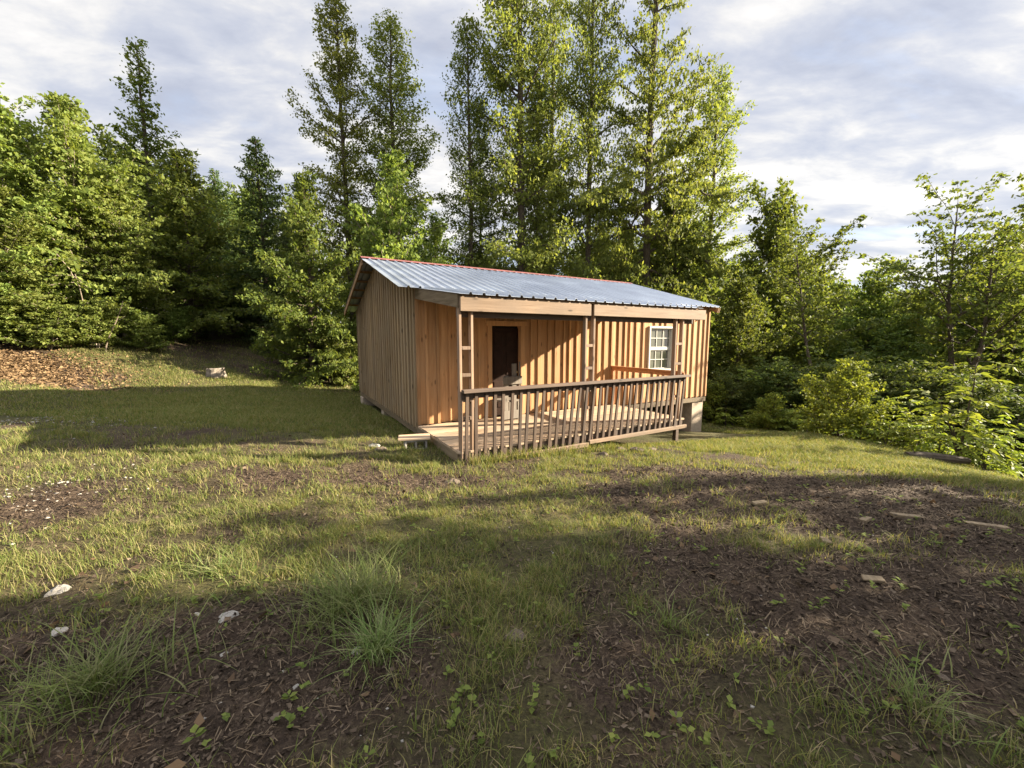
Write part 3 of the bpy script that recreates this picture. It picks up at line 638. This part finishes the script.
# pale leaning bare stems on the left bank
GS = 'bare grey stems on the left bank'
for px, d, dx, h_, lab in ((8,14.3,-.15,1.5,'thin bare stem at the left edge of the bank'),(92,14.9,-.25,1.6,'grey bare stem leaning left among the bank bushes'),(108,14.8,.45,1.15,'grey bent sapling trunk leaning to the right at the end of the bank')):
    x, y = at(px, d); z = gz(x, y); mb = MB(); k = np.linspace(0, 1, 7)
    mb.tube(np.stack([dx * 1.5 * k ** 1.4 + np.sin(k * 5 + dx * 9) * .07, k * 0.1, k * h_ * 1.7 - .1], 1), np.linspace(.026, .010, 7), 6)
    o = link('bare_stem', mb, M['stem'], None, (x, y, z)); tag(o, lab, 'sapling', GS)
# forest behind, one tree each
GF = 'woods standing behind the clearing'
fr_ = np.random.default_rng(5); nfar = 0
def far_tree(px, d, py, key, w):
    lab = 'distant forest tree behind the nearer trees on the left' if px < 330 else ('distant forest tree behind the tall poplars' if px < 720 else 'distant forest tree beyond the right edge of the clearing')
    T(key, 'forest_tree', px, d, py, lab, w, group=GF + (' left' if px < 330 else ' middle' if px < 720 else ' right'))
for px, d, py in ((-60,20,120),(-20,24,140),(40,21,150),(90,24,165),(140,27,170),(190,30,205),(235,40,232),(255,46,225),(300,34,225),(-90,16,110),(-120,20,120)): far_tree(px, d, py, 'far', .9)
for px, d, py in ((365,36,225),(420,40,268),(545,38,250),(600,38,235),(655,36,225),(690,36,235),(625,36,240)): far_tree(px, d, py, 'farB', .85)
for px, d, py in ((735,36,285),(790,34,275),(830,38,300),(880,44,308),(925,52,300),(980,36,285),(1030,30,270),(1080,26,250),(850,32,330),(905,40,330),(760,30,300),(960,44,312),(1020,44,290),(1120,24,240)): far_tree(px, d, py, 'far', .95)
for k in range(26):
    px = 715 + k * 16 + fr_.uniform(-8, 8); far_tree(px, fr_.uniform(55, 85), 312 + fr_.uniform(-10, 8), 'far', 1.1)
for k in range(10):
    far_tree(-100 + k * 40, fr_.uniform(38, 60), 215 + fr_.uniform(-15, 25), 'far', 1.0)
for k in range(8):
    far_tree(340 + k * 48, fr_.uniform(50, 70), 265 + fr_.uniform(-6, 10), 'far', 1.0)
# trees outside the frame to the right and behind, which throw the long shade over the foreground
GO = 'trees outside the picture on the right'
nW = np.array([-SV[1], SV[0]]) / math.hypot(SV[0], SV[1]); sW = np.array([SV[0], SV[1]]) / math.hypot(SV[0], SV[1])
for k, (w_, s_, h_, wd, key) in enumerate(((1.9,13,10.5,.66,'midB'),(-.6,15,9.5,.8,'midA'),(4.35,15,7.2,.33,'midB'))):
    P = w_ * nW + s_ * sW
    tree(key, 'broadleaf_tree', P[0], P[1], h=h_, width=wd, rot=k * 1.3, label='broadleaf tree standing outside the right picture edge', group=GO)

# ------------------------------------------------------------------ plants with large compound leaves (sapling and sprigs)
def compound_plant(seed, H, stems, leaf_len, lf, spread=.5, arch=.5, every=.16, start=.15):
    r = np.random.default_rng(seed); mb = MB(); LV = []
    for s in range(stems):
        az = r.uniform(0, 6.28); h = H * (1 if s == 0 else r.uniform(.6, .9)); k = np.linspace(0, 1, 8)
        ln = spread * (0.15 if s == 0 else r.uniform(.5, 1))
        pts = np.stack([math.cos(az) * ln * k ** 1.5, math.sin(az) * ln * k ** 1.5, h * k - .05], 1) + r.normal(size=(8, 3)) * .012 * H * k[:, None]
        mb.tube(pts, np.linspace(.011 * H + .004, .004, 8), 5)
        t_ = start; q = r.uniform(0, 6)
        while t_ <= 1.0:
            p0 = np.array([np.interp(t_, k, pts[:, j]) for j in range(3)]); q += 2.4; L = leaf_len * r.uniform(.7, 1.15) * (1 - .25 * t_)
            e = r.uniform(.2, .8); d = np.array([math.cos(q) * math.cos(e), math.sin(q) * math.cos(e), math.sin(e)])
            rp = [p0]
            for j in range(8): d = nrm(d + np.array([0, 0, -arch * .22])); rp.append(rp[-1] + d * L / 8)
            rp = np.array(rp); mb.tube(rp[::2], np.linspace(.005, .002, 5), 3, cap=False)
            for j in range(2, 9):
                dd = nrm(rp[j] - rp[j-1]); sd = nrm(np.cross(dd, [0,0,1.0])); up = np.cross(sd, dd)
                for sg in ((-1, 1) if j < 8 else (0,)):
                    dl = nrm(sd * sg * .9 + dd * (.55 if sg else 1) + up * r.normal() * .18 - np.array([0,0,.15])); wl = nrm(np.cross(up + r.normal(size=3) * .7, dl)); l_ = lf * r.uniform(.8, 1.2)
                    c = rp[j]; LV.append([c, c + dl * l_ * .45 + wl * l_ * .19, c + dl * l_ - np.array([0,0,l_ * .12]), c + dl * l_ * .45 - wl * l_ * .19])
            t_ += every / h * r.uniform(.7, 1.3)
    return mb, np.array(LV).reshape(-1, 3)
def cplant(name, px, d, lab, group=None, **kw):
    x, y = at(px, d); mb, LV = compound_plant(**kw); o = empty(name, (x, y, gz(x, y)))
    link('stem', mb, M['bark'], o); link('foliage', leaf_mesh('sprig_leaves', LV, M['lf_bush']), None, o); tag(o, lab, 'plant' if name != 'sapling' else 'sapling', group); return o
cplant('sapling', 972, 8.3, 'yellow-green sapling with drooping compound leaves and two thin dark stems on the grass edge', seed=31, H=2.5, stems=3, leaf_len=.75, lf=.17, spread=.55, every=.10, start=.25)
GP = 'feathery sprigs beside the sapling'
for k, (px, d, h_, lab) in enumerate(((885,10.6,1.35,'feathery sprig just right of the round bush'),(912,10.2,1.55,'tallest feathery sprig between the round bush and the sapling'),(930,9.6,1.0,'low feathery sprig in front of the tallest sprig'),(895,9.9,.75,'short feathery sprig on the grass edge'),(950,9.0,.95,'feathery sprig touching the left of the sapling'),(1000,7.9,1.0,'feathery sprig touching the right of the sapling'),(1025,8.6,1.5,'tall feathery sprig at the right picture edge'),(868,10.6,.7,'low sprig at the right foot of the round bush'))):
    cplant('feathery_plant', px, d, lab, GP, seed=50 + k, H=h_, stems=4, leaf_len=.6, lf=.13, spread=.5, every=.085, start=.1)
GP2 = 'broad leafed weeds by the cabin pier'
for k, (px, d, h_, lab) in enumerate(((730,14.6,.8,'leafy weed right of the cabin pier'),(752,14.0,.7,'leafy weed on the lawn edge midway from pier to round bush'),(786,13.0,.7,'leafy weed in front of the dark shrub'),(815,12.0,.6,'leafy weed at the left foot of the round bush'))):
    cplant('weed', px, d, lab, GP2, seed=70 + k, H=h_, stems=4, leaf_len=.45, lf=.14, spread=.4, every=.1, start=.1)

# ------------------------------------------------------------------ grass, litter
def blades(x, y, h, w, r, lean=.6, seg=3, zb=None, az=None):
    k = len(x); z = ground(x, y) if zb is None else zb
    az = r.uniform(0, 6.283, k) if az is None else az; ln = h * lean * r.uniform(.2, 1.3, k)
    dx, dy = np.cos(az), np.sin(az); face = az + np.pi / 2 + r.normal(size=k) * .5; fx, fy = np.cos(face), np.sin(face)
    rows = []
    for s in range(seg + 1):
        t_ = s / seg; ww = w * (1 - t_ ** 1.6) * .5 + w * .04
        cx = x + dx * ln * t_ ** 1.8; cy = y + dy * ln * t_ ** 1.8; cz = z - .008 + h * (t_ - .28 * lean * t_ ** 2.5)
        rows.append(np.stack([cx - fx * ww, cy - fy * ww, cz], 1)); rows.append(np.stack([cx + fx * ww, cy + fy * ww, cz], 1))
    V = np.stack(rows, 1).reshape(-1, 3); base = np.arange(k)[:, None] * (2 * seg + 2)
    q = np.concatenate([base + np.array([[2*s, 2*s+1, 2*s+3, 2*s+2]]) for s in range(seg)], 1).reshape(-1, 4)
    return V, q
def inside_cabin(x, y):
    c, s = math.cos(R(-30)), math.sin(R(-30)); a_ = x - CX; b_ = y - CY; u = a_ * c - b_ * s; v = a_ * s + b_ * c
    return (u > .05) & (u < UR) & (v > .12) & (v < VB)
r = np.random.default_rng(99)
def sample(n, x0, x1, y0, y1, cone=True):
    x = r.uniform(x0, x1, n); y = r.uniform(y0, y1, n)
    k = ~inside_cabin(x, y)
    if cone: k &= np.abs(x) < 1.36 * y + .9
    return x[k], y[k]
parts_ = []
def sow(n, x0, x1, y0, y1, hmin, hmax, w, lean, power=1.6, clump=1.0):
    x, y = sample(n, x0, x1, y0, y1); c = lawn(x, y) ** power
    cl_ = np.clip((fbm(x * 5, y * 5, 77, 3) - .38) * 3.2, 0.06, 1)
    k = r.uniform(size=len(x)) < c * (cl_ if clump else 1)
    x, y = x[k], y[k]; cc = fbm(x * 1.3, y * 1.3, 88, 3)
    h = r.uniform(hmin, hmax, len(x)) * (.55 + .9 * cc)
    parts_.append(blades(x, y, h, w * r.uniform(.7, 1.3, len(x)), r, lean))
sow(330000, -6, 6, 1.0, 4.2, .03, .115, .0042, .8, 1.3)
sow(300000, -9, 9, 4.2, 8.2, .04, .13, .0065, .7, 1.4)
sow(230000, -16, 14, 8.0, 17, .05, .13, .012, .7, 1.2, 0)
sow(60000, -16, 10, 15, 30, .06, .15, .022, .7, 1.2, 0)
# denser short lawn on the right slope and left of the cabin
def lawn_patch(n, cx, cy, rx, ry, hmin, hmax, w):
    a_ = r.uniform(0, 6.283, n); q = np.sqrt(r.uniform(0, 1, n)); x = cx + np.cos(a_) * rx * q; y = cy + np.sin(a_) * ry * q
    k = ~inside_cabin(x, y) & (r.uniform(size=n) < (1 - q ** 3)); x, y = x[k], y[k]
    parts_.append(blades(x, y, r.uniform(hmin, hmax, len(x)), w * r.uniform(.7, 1.3, len(x)), r, .7))
lawn_patch(60000, 6.6, 9.2, 3.2, 3.6, .05, .13, .009)
lawn_patch(25000, 7.0, 6.6, 2.0, 1.2, .04, .10, .007)
lawn_patch(50000, -6.5, 10.5, 4.8, 3.6, .05, .12, .010)
def join(ps):
    Vs, Qs, o = [], [], 0
    for v_, q_ in ps: Vs.append(v_); Qs.append(q_ + o); o += len(v_)
    return np.concatenate(Vs), np.concatenate(Qs)
V, Q = join(parts_)
tag(link('grass', quads_mesh('grass', V, Q), M['grass']), 'patchy yellow-green grass over the clearing', 'grass', kind='stuff')
# weeds fringe under the porch edge
parts_ = []
for (u0, u1, v0, v1, n_, h0, h1) in ((.1, 3.2, -.35, -.08, 1300, .06, .26), (-.35, -.03, .2, 2.2, 250, .05, .15), (3.0, 5.6, -.3, .1, 500, .05, .14), (-.25, -.03, 2.3, 9.3, 1500, .06, .2)):
    u = r.uniform(u0, u1, n_); v = r.uniform(v0, v1, n_); c, s = math.cos(R(30)), math.sin(R(30))
    parts_.append(blades(CX + u * c - v * s, CY + u * s + v * c, r.uniform(h0, h1, n_), .008 * r.uniform(.7, 1.3, n_), r, .6))
V, Q = join(parts_)
tag(link('fringe_grass', quads_mesh('fringe_grass', V, Q), M['grass']), 'longer uncut grass along the foot of the cabin and porch', 'grass', kind='stuff')
# dead straw lying about
x, y = sample(60000, -7, 7, 1.0, 6.5); k = r.uniform(size=len(x)) < (.35 + .5 * (1 - lawn(x, y))); x, y = x[k], y[k]; n_ = len(x)
az = r.uniform(0, 6.283, n_); L = r.uniform(.015, .07, n_); w = r.uniform(.0008, .0020, n_) * (1 + y * .12); z = ground(x, y) + r.uniform(.003, .018, n_); x2 = x + np.cos(az) * L; y2 = y + np.sin(az) * L; z2 = ground(x2, y2) + r.uniform(.003, .03, n_)
px_, py_ = -np.sin(az) * w, np.cos(az) * w
V = np.stack([np.stack([x - px_, y - py_, z], 1), np.stack([x + px_, y + py_, z + .001], 1), np.stack([x2 + px_, y2 + py_, z2], 1), np.stack([x2 - px_, y2 - py_, z2], 1)], 1).reshape(-1, 3)
tag(link('straw', leaf_mesh('straw', V, M['straw'])), 'dry straw strands lying on the soil', 'straw', kind='stuff')
# mulch chips on the bare soil
def flakes(x, y, L, asp, r, lift=.012, tilt=.45):
    n_ = len(x); az = r.uniform(0, 6.283, n_); c = np.stack([x, y, ground(x, y) + r.uniform(.0, lift, n_)], 1)
    up = nrm(r.normal(size=(n_, 3)) * tilt + np.array([0, 0, 1.])); d = nrm(np.stack([np.cos(az), np.sin(az), np.zeros(n_)], 1)); s = nrm(np.cross(up, d)); d = np.cross(s, up)
    L = L[:, None]; a_ = asp[:, None]
    return np.stack([c - d * L * .5 + s * L * a_ * r.uniform(-.3,.3,(n_,1)), c + s * L * a_ * .5 - up * L * .05 + d * L * r.uniform(-.2,.2,(n_,1)), c + d * L * .5, c - s * L * a_ * .5 - up * L * .08 + d * L * r.uniform(-.2,.2,(n_,1))], 1).reshape(-1, 3)
x, y = sample(260000, -6, 7.5, 1.0, 6.2); k = r.uniform(size=len(x)) < (1.08 - lawn(x, y)) ** 1.2 * np.clip(1.35 - y * .15, .3, 1); x, y = x[k], y[k]
V = flakes(x, y, (.008 + .028 * r.uniform(0, 1, len(x)) ** 2) * (.85 + y * .06), r.uniform(.3, .9, len(x)), r)
tag(link('mulch', leaf_mesh('mulch', V, M['chip'])), 'dark bark chips and leaf mould on the bare soil', 'mulch', kind='stuff')
x, y = sample(2000, -7, 8, 1.0, 7.5); k = r.uniform(size=len(x)) < .25 + .6 * (1 - lawn(x, y)); x, y = x[k], y[k]
V = flakes(x, y, r.uniform(.03, .085, len(x)), r.uniform(.45, .8, len(x)), r, .025, .6)
tag(link('dead_leaves', leaf_mesh('dead_leaves', V, M['deadleaf'])), 'fallen brown leaves scattered over the yard', 'leaves', kind='stuff')
# brown leaf bank at the left
n_ = 9000; x = r.normal(-15.9, 1.3, n_); y = 12.5 + (x + 15.6) * .35 + r.normal(0, .75, n_)
V = flakes(x, y, r.uniform(.06, .14, n_), r.uniform(.5, .9, n_), r, .03, .6)
tag(link('bank_leaves', leaf_mesh('bank_leaves', V, M['bankleaf'])), 'reddish brown leaf litter on the bank below the left trees', 'leaves', kind='stuff')
# stones
def stone_mesh(name, seed, flat=.55, n=10):
    r_ = np.random.default_rng(seed); mb = MB(); vs = []; fs = []; a = 8
    ph = r_.uniform(0, 6, 6)
    for i in range(n + 1):
        th = math.pi * i / n
        for j in range(a + 4):
            f = 2 * math.pi * j / (a + 4)
            rr = 1 + .18 * math.sin(2 * f + ph[0]) * math.sin(th) + .14 * math.sin(3 * f + ph[1] + 2 * th) + .12 * math.cos(3 * th + ph[2]) + r_.normal() * .05
            vs.append((rr * math.sin(th) * math.cos(f) * 1.15, rr * math.sin(th) * math.sin(f) * .85, max(-.6, rr * math.cos(th)) * flat))
    m_ = a + 4
    for i in range(n):
        for j in range(m_): fs.append((i*m_+j, (i+1)*m_+j, (i+1)*m_+(j+1)%m_, i*m_+(j+1)%m_))
    mb.add(vs, fs); return mb.mesh(name)
SM = [stone_mesh('stone', 200 + k, f) for k, f in enumerate((.55, .45, .65, .35, .5))]
SM_W = []; SM_B = []
for s_ in SM:
    a_ = s_.copy(); a_.materials.append(M['stone']); SM_W.append(a_); b_ = s_.copy(); b_.materials.append(M['browstone']); SM_B.append(b_)
def stone(x, y, rad, lab, brown=False, k=0, group=None, name='stone', sink=.38):
    o = link(name, (SM_B if brown else SM_W)[k % 5], None, None, (x, y, gz(x, y) + rad * (.45 - sink) ), random.uniform(0, 6.28), (rad, rad, rad)); tag(o, lab, 'stone', group); return o
GW = 'pale stones lying in the foreground'
for k, (x, y, rad, lab) in enumerate(((-3.05,2.50,.055,'pale stone at the left edge near the shaded grass, biggest of the foreground stones'),(-2.57,2.08,.035,'pale stone at the left edge above the long grass tuft'),(-1.94,2.27,.018,'small white pebble left of the flat pale stone on bare soil'),(-1.56,1.97,.018,'white pebble below the flat pale stone on bare soil'),(-1.08,1.79,.016,'white pebble between the two grass tufts'),(-1.37,1.59,.016,'white pebble at the bottom picture edge'),(-.86,2.02,.03,'grey pebble among dead leaves by the big grass tuft'))):
    stone(x, y, rad, lab, k=k, group=GW)
stone(-1.74, 2.26, .05, 'flat pale stone lying on the bare dark soil', k=3)
stone(.02, 2.12, .05, 'brown rounded stone half sunk in the central grass', True, 1)
stone(.75, 1.62, .03, 'small brown stone at the bottom centre of the yard', True, 2)
stone(2.16, 1.82, .025, 'flat brown pebble on the mulch at the lower right', True, 3)
GR = 'dark rocks in a row below the porch rail'
for k, (px, py, rad) in enumerate(((566,462,.10),(582,460,.11),(600,457,.09),(622,455,.12),(640,460,.11),(606,464,.08),(655,457,.09))):
    d = (EYE + .5) * 397 / (py - 339); x, y = at(px, d)
    stone(x, y, rad, ('dark rock at the left end of the row below the porch rail','dark rock second from the left below the porch rail','small dark rock at the middle post foot','largest dark rock under the bright grass patch','dark rock right of the largest rock','smallest dark rock in front of the row','dark rock at the right end of the row')[k], True, k, GR)
stone(-.78, 5.05, .11, 'flat brownish rock in the grass before the porch corner', True, 3)
stone(-2.45, 6.9, .10, 'pale rock in the cabin shadow left of the concrete block', False, 1)
stone(-2.25, 6.6, .09, 'dark rock lying left of the concrete block', True, 2)
# gravel at the left edge
def gravel(n, cx, cy, rx, ry, r0, r1, name, lab):
    x = r.normal(cx, rx, n); y = r.normal(cy, ry, n); rad = r.uniform(r0, r1, n); z = ground(x, y); V = []; 
    base = np.array([(1,0,0),(0,1,0),(-1,0,0),(0,-1,0),(0,0,.6),(0,0,-.5)], float)
    a_ = r.uniform(0, 6.28, n); ca, sa = np.cos(a_), np.sin(a_)
    vv = base[None] * r.uniform(.6, 1.3, (n, 6, 1)); X_ = vv[..., 0] * ca[:, None] - vv[..., 1] * sa[:, None]; Y_ = vv[..., 0] * sa[:, None] + vv[..., 1] * ca[:, None]
    V = np.stack([X_, Y_, vv[..., 2] * .7], -1) * rad[:, None, None] + np.stack([x, y, z + rad * .15], 1)[:, None]
    t_ = np.array([(0,1,4),(1,2,4),(2,3,4),(3,0,4),(1,0,5),(2,1,5),(3,2,5),(0,3,5)]); F = (np.arange(n)[:, None, None] * 6 + t_[None]).reshape(-1, 3)
    tag(link(name, quads_mesh(name, V.reshape(-1, 3), F), M['stone']), lab, 'gravel', kind='stuff')
gravel(170, -5.0, 3.85, .38, .50, .007, .026, 'gravel', 'loose pale gravel at the left edge of the sunlit grass')
gravel(320, -8.8, 7.4, 1.4, .8, .012, .032, 'gravel', 'scattered pale gravel in the shaded lawn at the left')
gravel(200, 0, 3, 2.6, 1.2, .004, .012, 'gravel', 'tiny pale pebbles over the foreground soil')
# wood scraps on the right dirt
GB = 'pale wood scraps on the dirt at the right'
for px, py, L, a_, lab in ((770,506,.16,.2,'pale wood scrap left of the others on the right dirt'),(925,522,.26,-.25,'longest pale wood scrap near the right grass edge'),(882,527,.14,.5,'short pale wood scrap left of the longest scrap'),(1010,532,.3,-.4,'thin stick at the right picture edge'),(896,603,.12,-.3,'small chip of wood in the dirt lower right'),(842,553,.10,1.3,'white sliver of wood standing out on the dark mulch')):
    d = (EYE + .02) * 397 / (py - 339); x, y = at(px, d); mb = MB(); mb.box(-L/2, L/2, -.03, .03, 0, .025, .008)
    o = link('wood_scrap', mb, M['rim'], None, (x, y, gz(x, y) + .004), a_); bev(o, .004); tag(o, lab, 'wood scrap', GB)
# large grass tufts in the foreground
def tuft(x, y, rad, n_, h0, h1, lab, sq=1.0):
    rr = np.random.default_rng(int(abs(x * 1000 + y * 77))); a_ = rr.uniform(0, 6.283, n_); q = np.abs(rr.normal(0, .5, n_)) * rad
    bx = np.cos(a_) * q * sq; by = np.sin(a_) * q; z = ground(x + bx, y + by) - gz(x, y)
    az = a_ + rr.normal(size=n_) * 1.5; h = rr.uniform(h0, h1, n_)
    V, Q = blades(bx, by, h, (.0050 * rr.uniform(.5, 1.5, n_)), rr, 1.15, 6, z, az)
    o = link('grass_tuft', quads_mesh('grass_tuft', V, Q), M['tuft'], None, (x, y, gz(x, y))); tag(o, lab, 'grass tuft', 'long grass tufts in the foreground'); return o
tuft(-1.03, 2.40, .42, 900, .12, .36, 'largest long-bladed grass tuft, left of the centre foreground', 1.0)
tuft(-.74, 2.02, .20, 260, .12, .30, 'small upright grass tuft touching the front of the largest tuft')
tuft(-2.0, 1.74, .42, 520, .10, .32, 'long-bladed grass tuft in the lower left corner')
tuft(1.85, 1.66, .30, 170, .08, .24, 'thin wispy grass tuft in the lower right foreground')
tuft(-2.15, 2.75, .36, 300, .06, .20, 'spreading grass tuft above the bare dark soil at the left', 1.6)
tuft(.95, 2.2, .22, 90, .06, .18, 'thin grass tuft right of the central foreground', 1.2)
# broad leafed seedlings
x, y = sample(420, -3, 4.5, 1.3, 5); LV = []
for a_, b_ in zip(x, y):
    z = gz(a_, b_)
    for k in range(random.randint(3, 6)):
        q = random.uniform(0, 6.28); l_ = random.uniform(.018, .05); up = np.array([0, 0, random.uniform(.25, .9)]); d = nrm(np.array([math.cos(q), math.sin(q), 0]) + up); s_ = nrm(np.cross(d, [0,0,1.])); c = np.array([a_, b_, z + random.uniform(.005, .045)])
        LV.append([c, c + d * l_ * .5 + s_ * l_ * .32, c + d * l_ - np.array([0,0,l_*.25]), c + d * l_ * .5 - s_ * l_ * .32])
tag(link('weeds', leaf_mesh('weeds', np.array(LV).reshape(-1, 3), M['lf_broad'])), 'small broad leafed seedlings in the grass', 'weeds', kind='stuff')
# concrete block step with a plank on it, beside the deck
x, y = wpos(-.36, 1.25); st = empty('concrete_block', (x, y, gz(x, y) - .03), R(22)); tag(st, 'hollow concrete block lying beside the deck corner, used as a step', 'block')
mb = MB(); mb.box(-.2, .2, -.1, .1, 0, .035); mb.box(-.2, .2, -.1, .1, .165, .2)
for x0, x1 in ((-.2, -.165), (-.0175, .0175), (.165, .2)): mb.box(x0, x1, -.1, .1, .0352, .1648)
bev(link('block_body', mb, M['concrete'], st), .005)
pl = link('step_plank', MB().box(-.3, .26, -.16, .17, 0, .04, .006), M['deck'], None, (x, y + .02, gz(x, y) + .173), R(14)); bev(pl, .006); tag(pl, 'short wide board lying on the concrete block by the deck', 'board')
# stump
x, y = at(214, 15.8); mb = MB(); z = gz(x, y)
vs = []; nn = 18; fs = []
for i_, (zz, k) in enumerate(((-.1, 1.25), (.06, 1.08), (.18, 1.0), (.30, .98))):
    for j in range(nn):
        a_ = 6.283 * j / nn; q = .30 * k * (1 + .10 * math.sin(3 * a_ + 1) + .07 * math.sin(7 * a_) + random.uniform(-.03, .03)); vs.append((q * math.cos(a_), q * math.sin(a_) * .8, zz + (random.uniform(-.06, .04) if i_ == 3 else 0)))
for i_ in range(3):
    for j in range(nn): fs.append((i_*nn+j, i_*nn+(j+1)%nn, (i_+1)*nn+(j+1)%nn, (i_+1)*nn+j))
fs.append(tuple(3*nn+j for j in range(nn))); mb.add(vs, fs)
o = link('tree_stump', mb, M['stumpwood'], None, (x, y, z), .4); tag(o, 'weathered grey stump standing alone in the lawn left of the cabin', 'stump')
# fallen branch under the sapling
x, y = at(945, 8.0); z = gz(x, y); br = empty('fallen_log', (x, y, z), -.25); tag(br, 'dark rotten log with twigs lying at the foot of the sapling', 'log')
mb = MB(); mb.tube([(-.45, 0, .10), (-.1, .03, .11), (.3, -.02, .10), (.6, .02, .07)], [.09, .10, .085, .06], 9); link('log_body', mb, M['bark'], br)
mb = MB(); mb.tube([(-.4, -.02, .12), (-.7, -.12, .08), (-.95, -.2, .02)], [.02, .015, .008], 5); mb.tube([(-.3, 0, .15), (-.42, -.05, .3)], [.014, .006], 5); link('twig', mb, M['bark'], br)

# ------------------------------------------------------------------ light, sky, camera
w = bpy.data.worlds.new('World'); sc.world = w; w.use_nodes = True; nt = w.node_tree
for n in list(nt.nodes): nt.nodes.remove(n)
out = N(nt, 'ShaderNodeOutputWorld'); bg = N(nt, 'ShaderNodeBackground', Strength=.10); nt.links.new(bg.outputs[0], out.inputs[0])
sky = N(nt, 'ShaderNodeTexSky'); sky.sky_type = 'NISHITA'; sky.sun_disc = False; sky.sun_elevation = R(SUN_EL); sky.sun_rotation = R(SUN_AZ)
tc = N(nt, 'ShaderNodeTexCoord'); sep = N(nt, 'ShaderNodeSeparateXYZ'); nt.links.new(tc.outputs['Generated'], sep.inputs[0])
den = math_(nt, 'ADD', math_(nt, 'MAXIMUM', sep.outputs[2], 0.0), .16)
cmb = N(nt, 'ShaderNodeCombineXYZ'); nt.links.new(math_(nt, 'DIVIDE', sep.outputs[0], den), cmb.inputs[0]); nt.links.new(math_(nt, 'DIVIDE', sep.outputs[1], den), cmb.inputs[1])
mp = N(nt, 'ShaderNodeMapping'); mp.inputs['Rotation'].default_value = (0, 0, R(-35)); mp.inputs['Scale'].default_value = (1.0, 1.9, 1); nt.links.new(cmb.outputs[0], mp.inputs[0])
c1 = N(nt, 'ShaderNodeTexNoise', Scale=.75, Detail=9.0, Roughness=.56, Distortion=.35); c2 = N(nt, 'ShaderNodeTexNoise', Scale=2.9, Detail=9.0, Roughness=.58, Distortion=.25)
for c in (c1, c2): nt.links.new(mp.outputs[0], c.inputs['Vector'])
tone = math_(nt, 'ADD', math_(nt, 'MULTIPLY', c1.outputs[0], .56), math_(nt, 'MULTIPLY', c2.outputs[0], .44))
cloud = ramp(nt, tone, [(.38, (.94,1.00,1.20)), (.44, (1.12,1.17,1.34)), (.485, (1.32,1.34,1.44)), (.525, (1.62,1.59,1.57)), (.585, (2.0,1.92,1.82))])
cover = ramp(nt, c1.outputs[0], [(.28, (.75,)*3), (.42, (.97,)*3)])
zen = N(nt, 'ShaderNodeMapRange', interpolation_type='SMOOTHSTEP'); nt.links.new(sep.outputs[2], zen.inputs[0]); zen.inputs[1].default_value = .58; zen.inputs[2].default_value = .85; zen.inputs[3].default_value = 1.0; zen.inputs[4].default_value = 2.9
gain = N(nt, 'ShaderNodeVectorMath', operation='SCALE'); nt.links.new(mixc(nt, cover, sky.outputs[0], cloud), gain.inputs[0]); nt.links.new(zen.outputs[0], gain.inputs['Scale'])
nt.links.new(gain.outputs[0], bg.inputs[0])   # sky above the view is brightened, added fill light for the foreground

sl = bpy.data.lights.new('sun', 'SUN'); sl.energy = 5.0; sl.angle = R(.55); sl.color = (1.0, .87, .67)
so = bpy.data.objects.new('sun', sl); COL.objects.link(so)
from mathutils import Vector
so.rotation_euler = Vector(SV).to_track_quat('Z', 'Y').to_euler(); so.location = (30, 6, 20)
cam = bpy.data.cameras.new('camera'); co = bpy.data.objects.new('camera', cam); COL.objects.link(co); sc.camera = co
co.location = (0, 0, EYE); co.rotation_euler = (R(90 - 6.467), 0, 0); cam.sensor_width = 36; cam.lens = 36 * 397 / 1024; cam.clip_start = .05; cam.clip_end = 2000
vs_ = sc.view_settings; vs_.view_transform = 'Standard'; vs_.look = 'None'; vs_.gamma = 1; vs_.exposure = 2.5; vs_.use_curve_mapping = False
sc.cycles.max_bounces = 6; sc.cycles.diffuse_bounces = 3; sc.cycles.transmission_bounces = 3; sc.cycles.glossy_bounces = 2; sc.cycles.use_denoising = True
print('LEAVES', sum(v[3] for v in PROTO.values()), {k: v[3] for k, v in PROTO.items()})
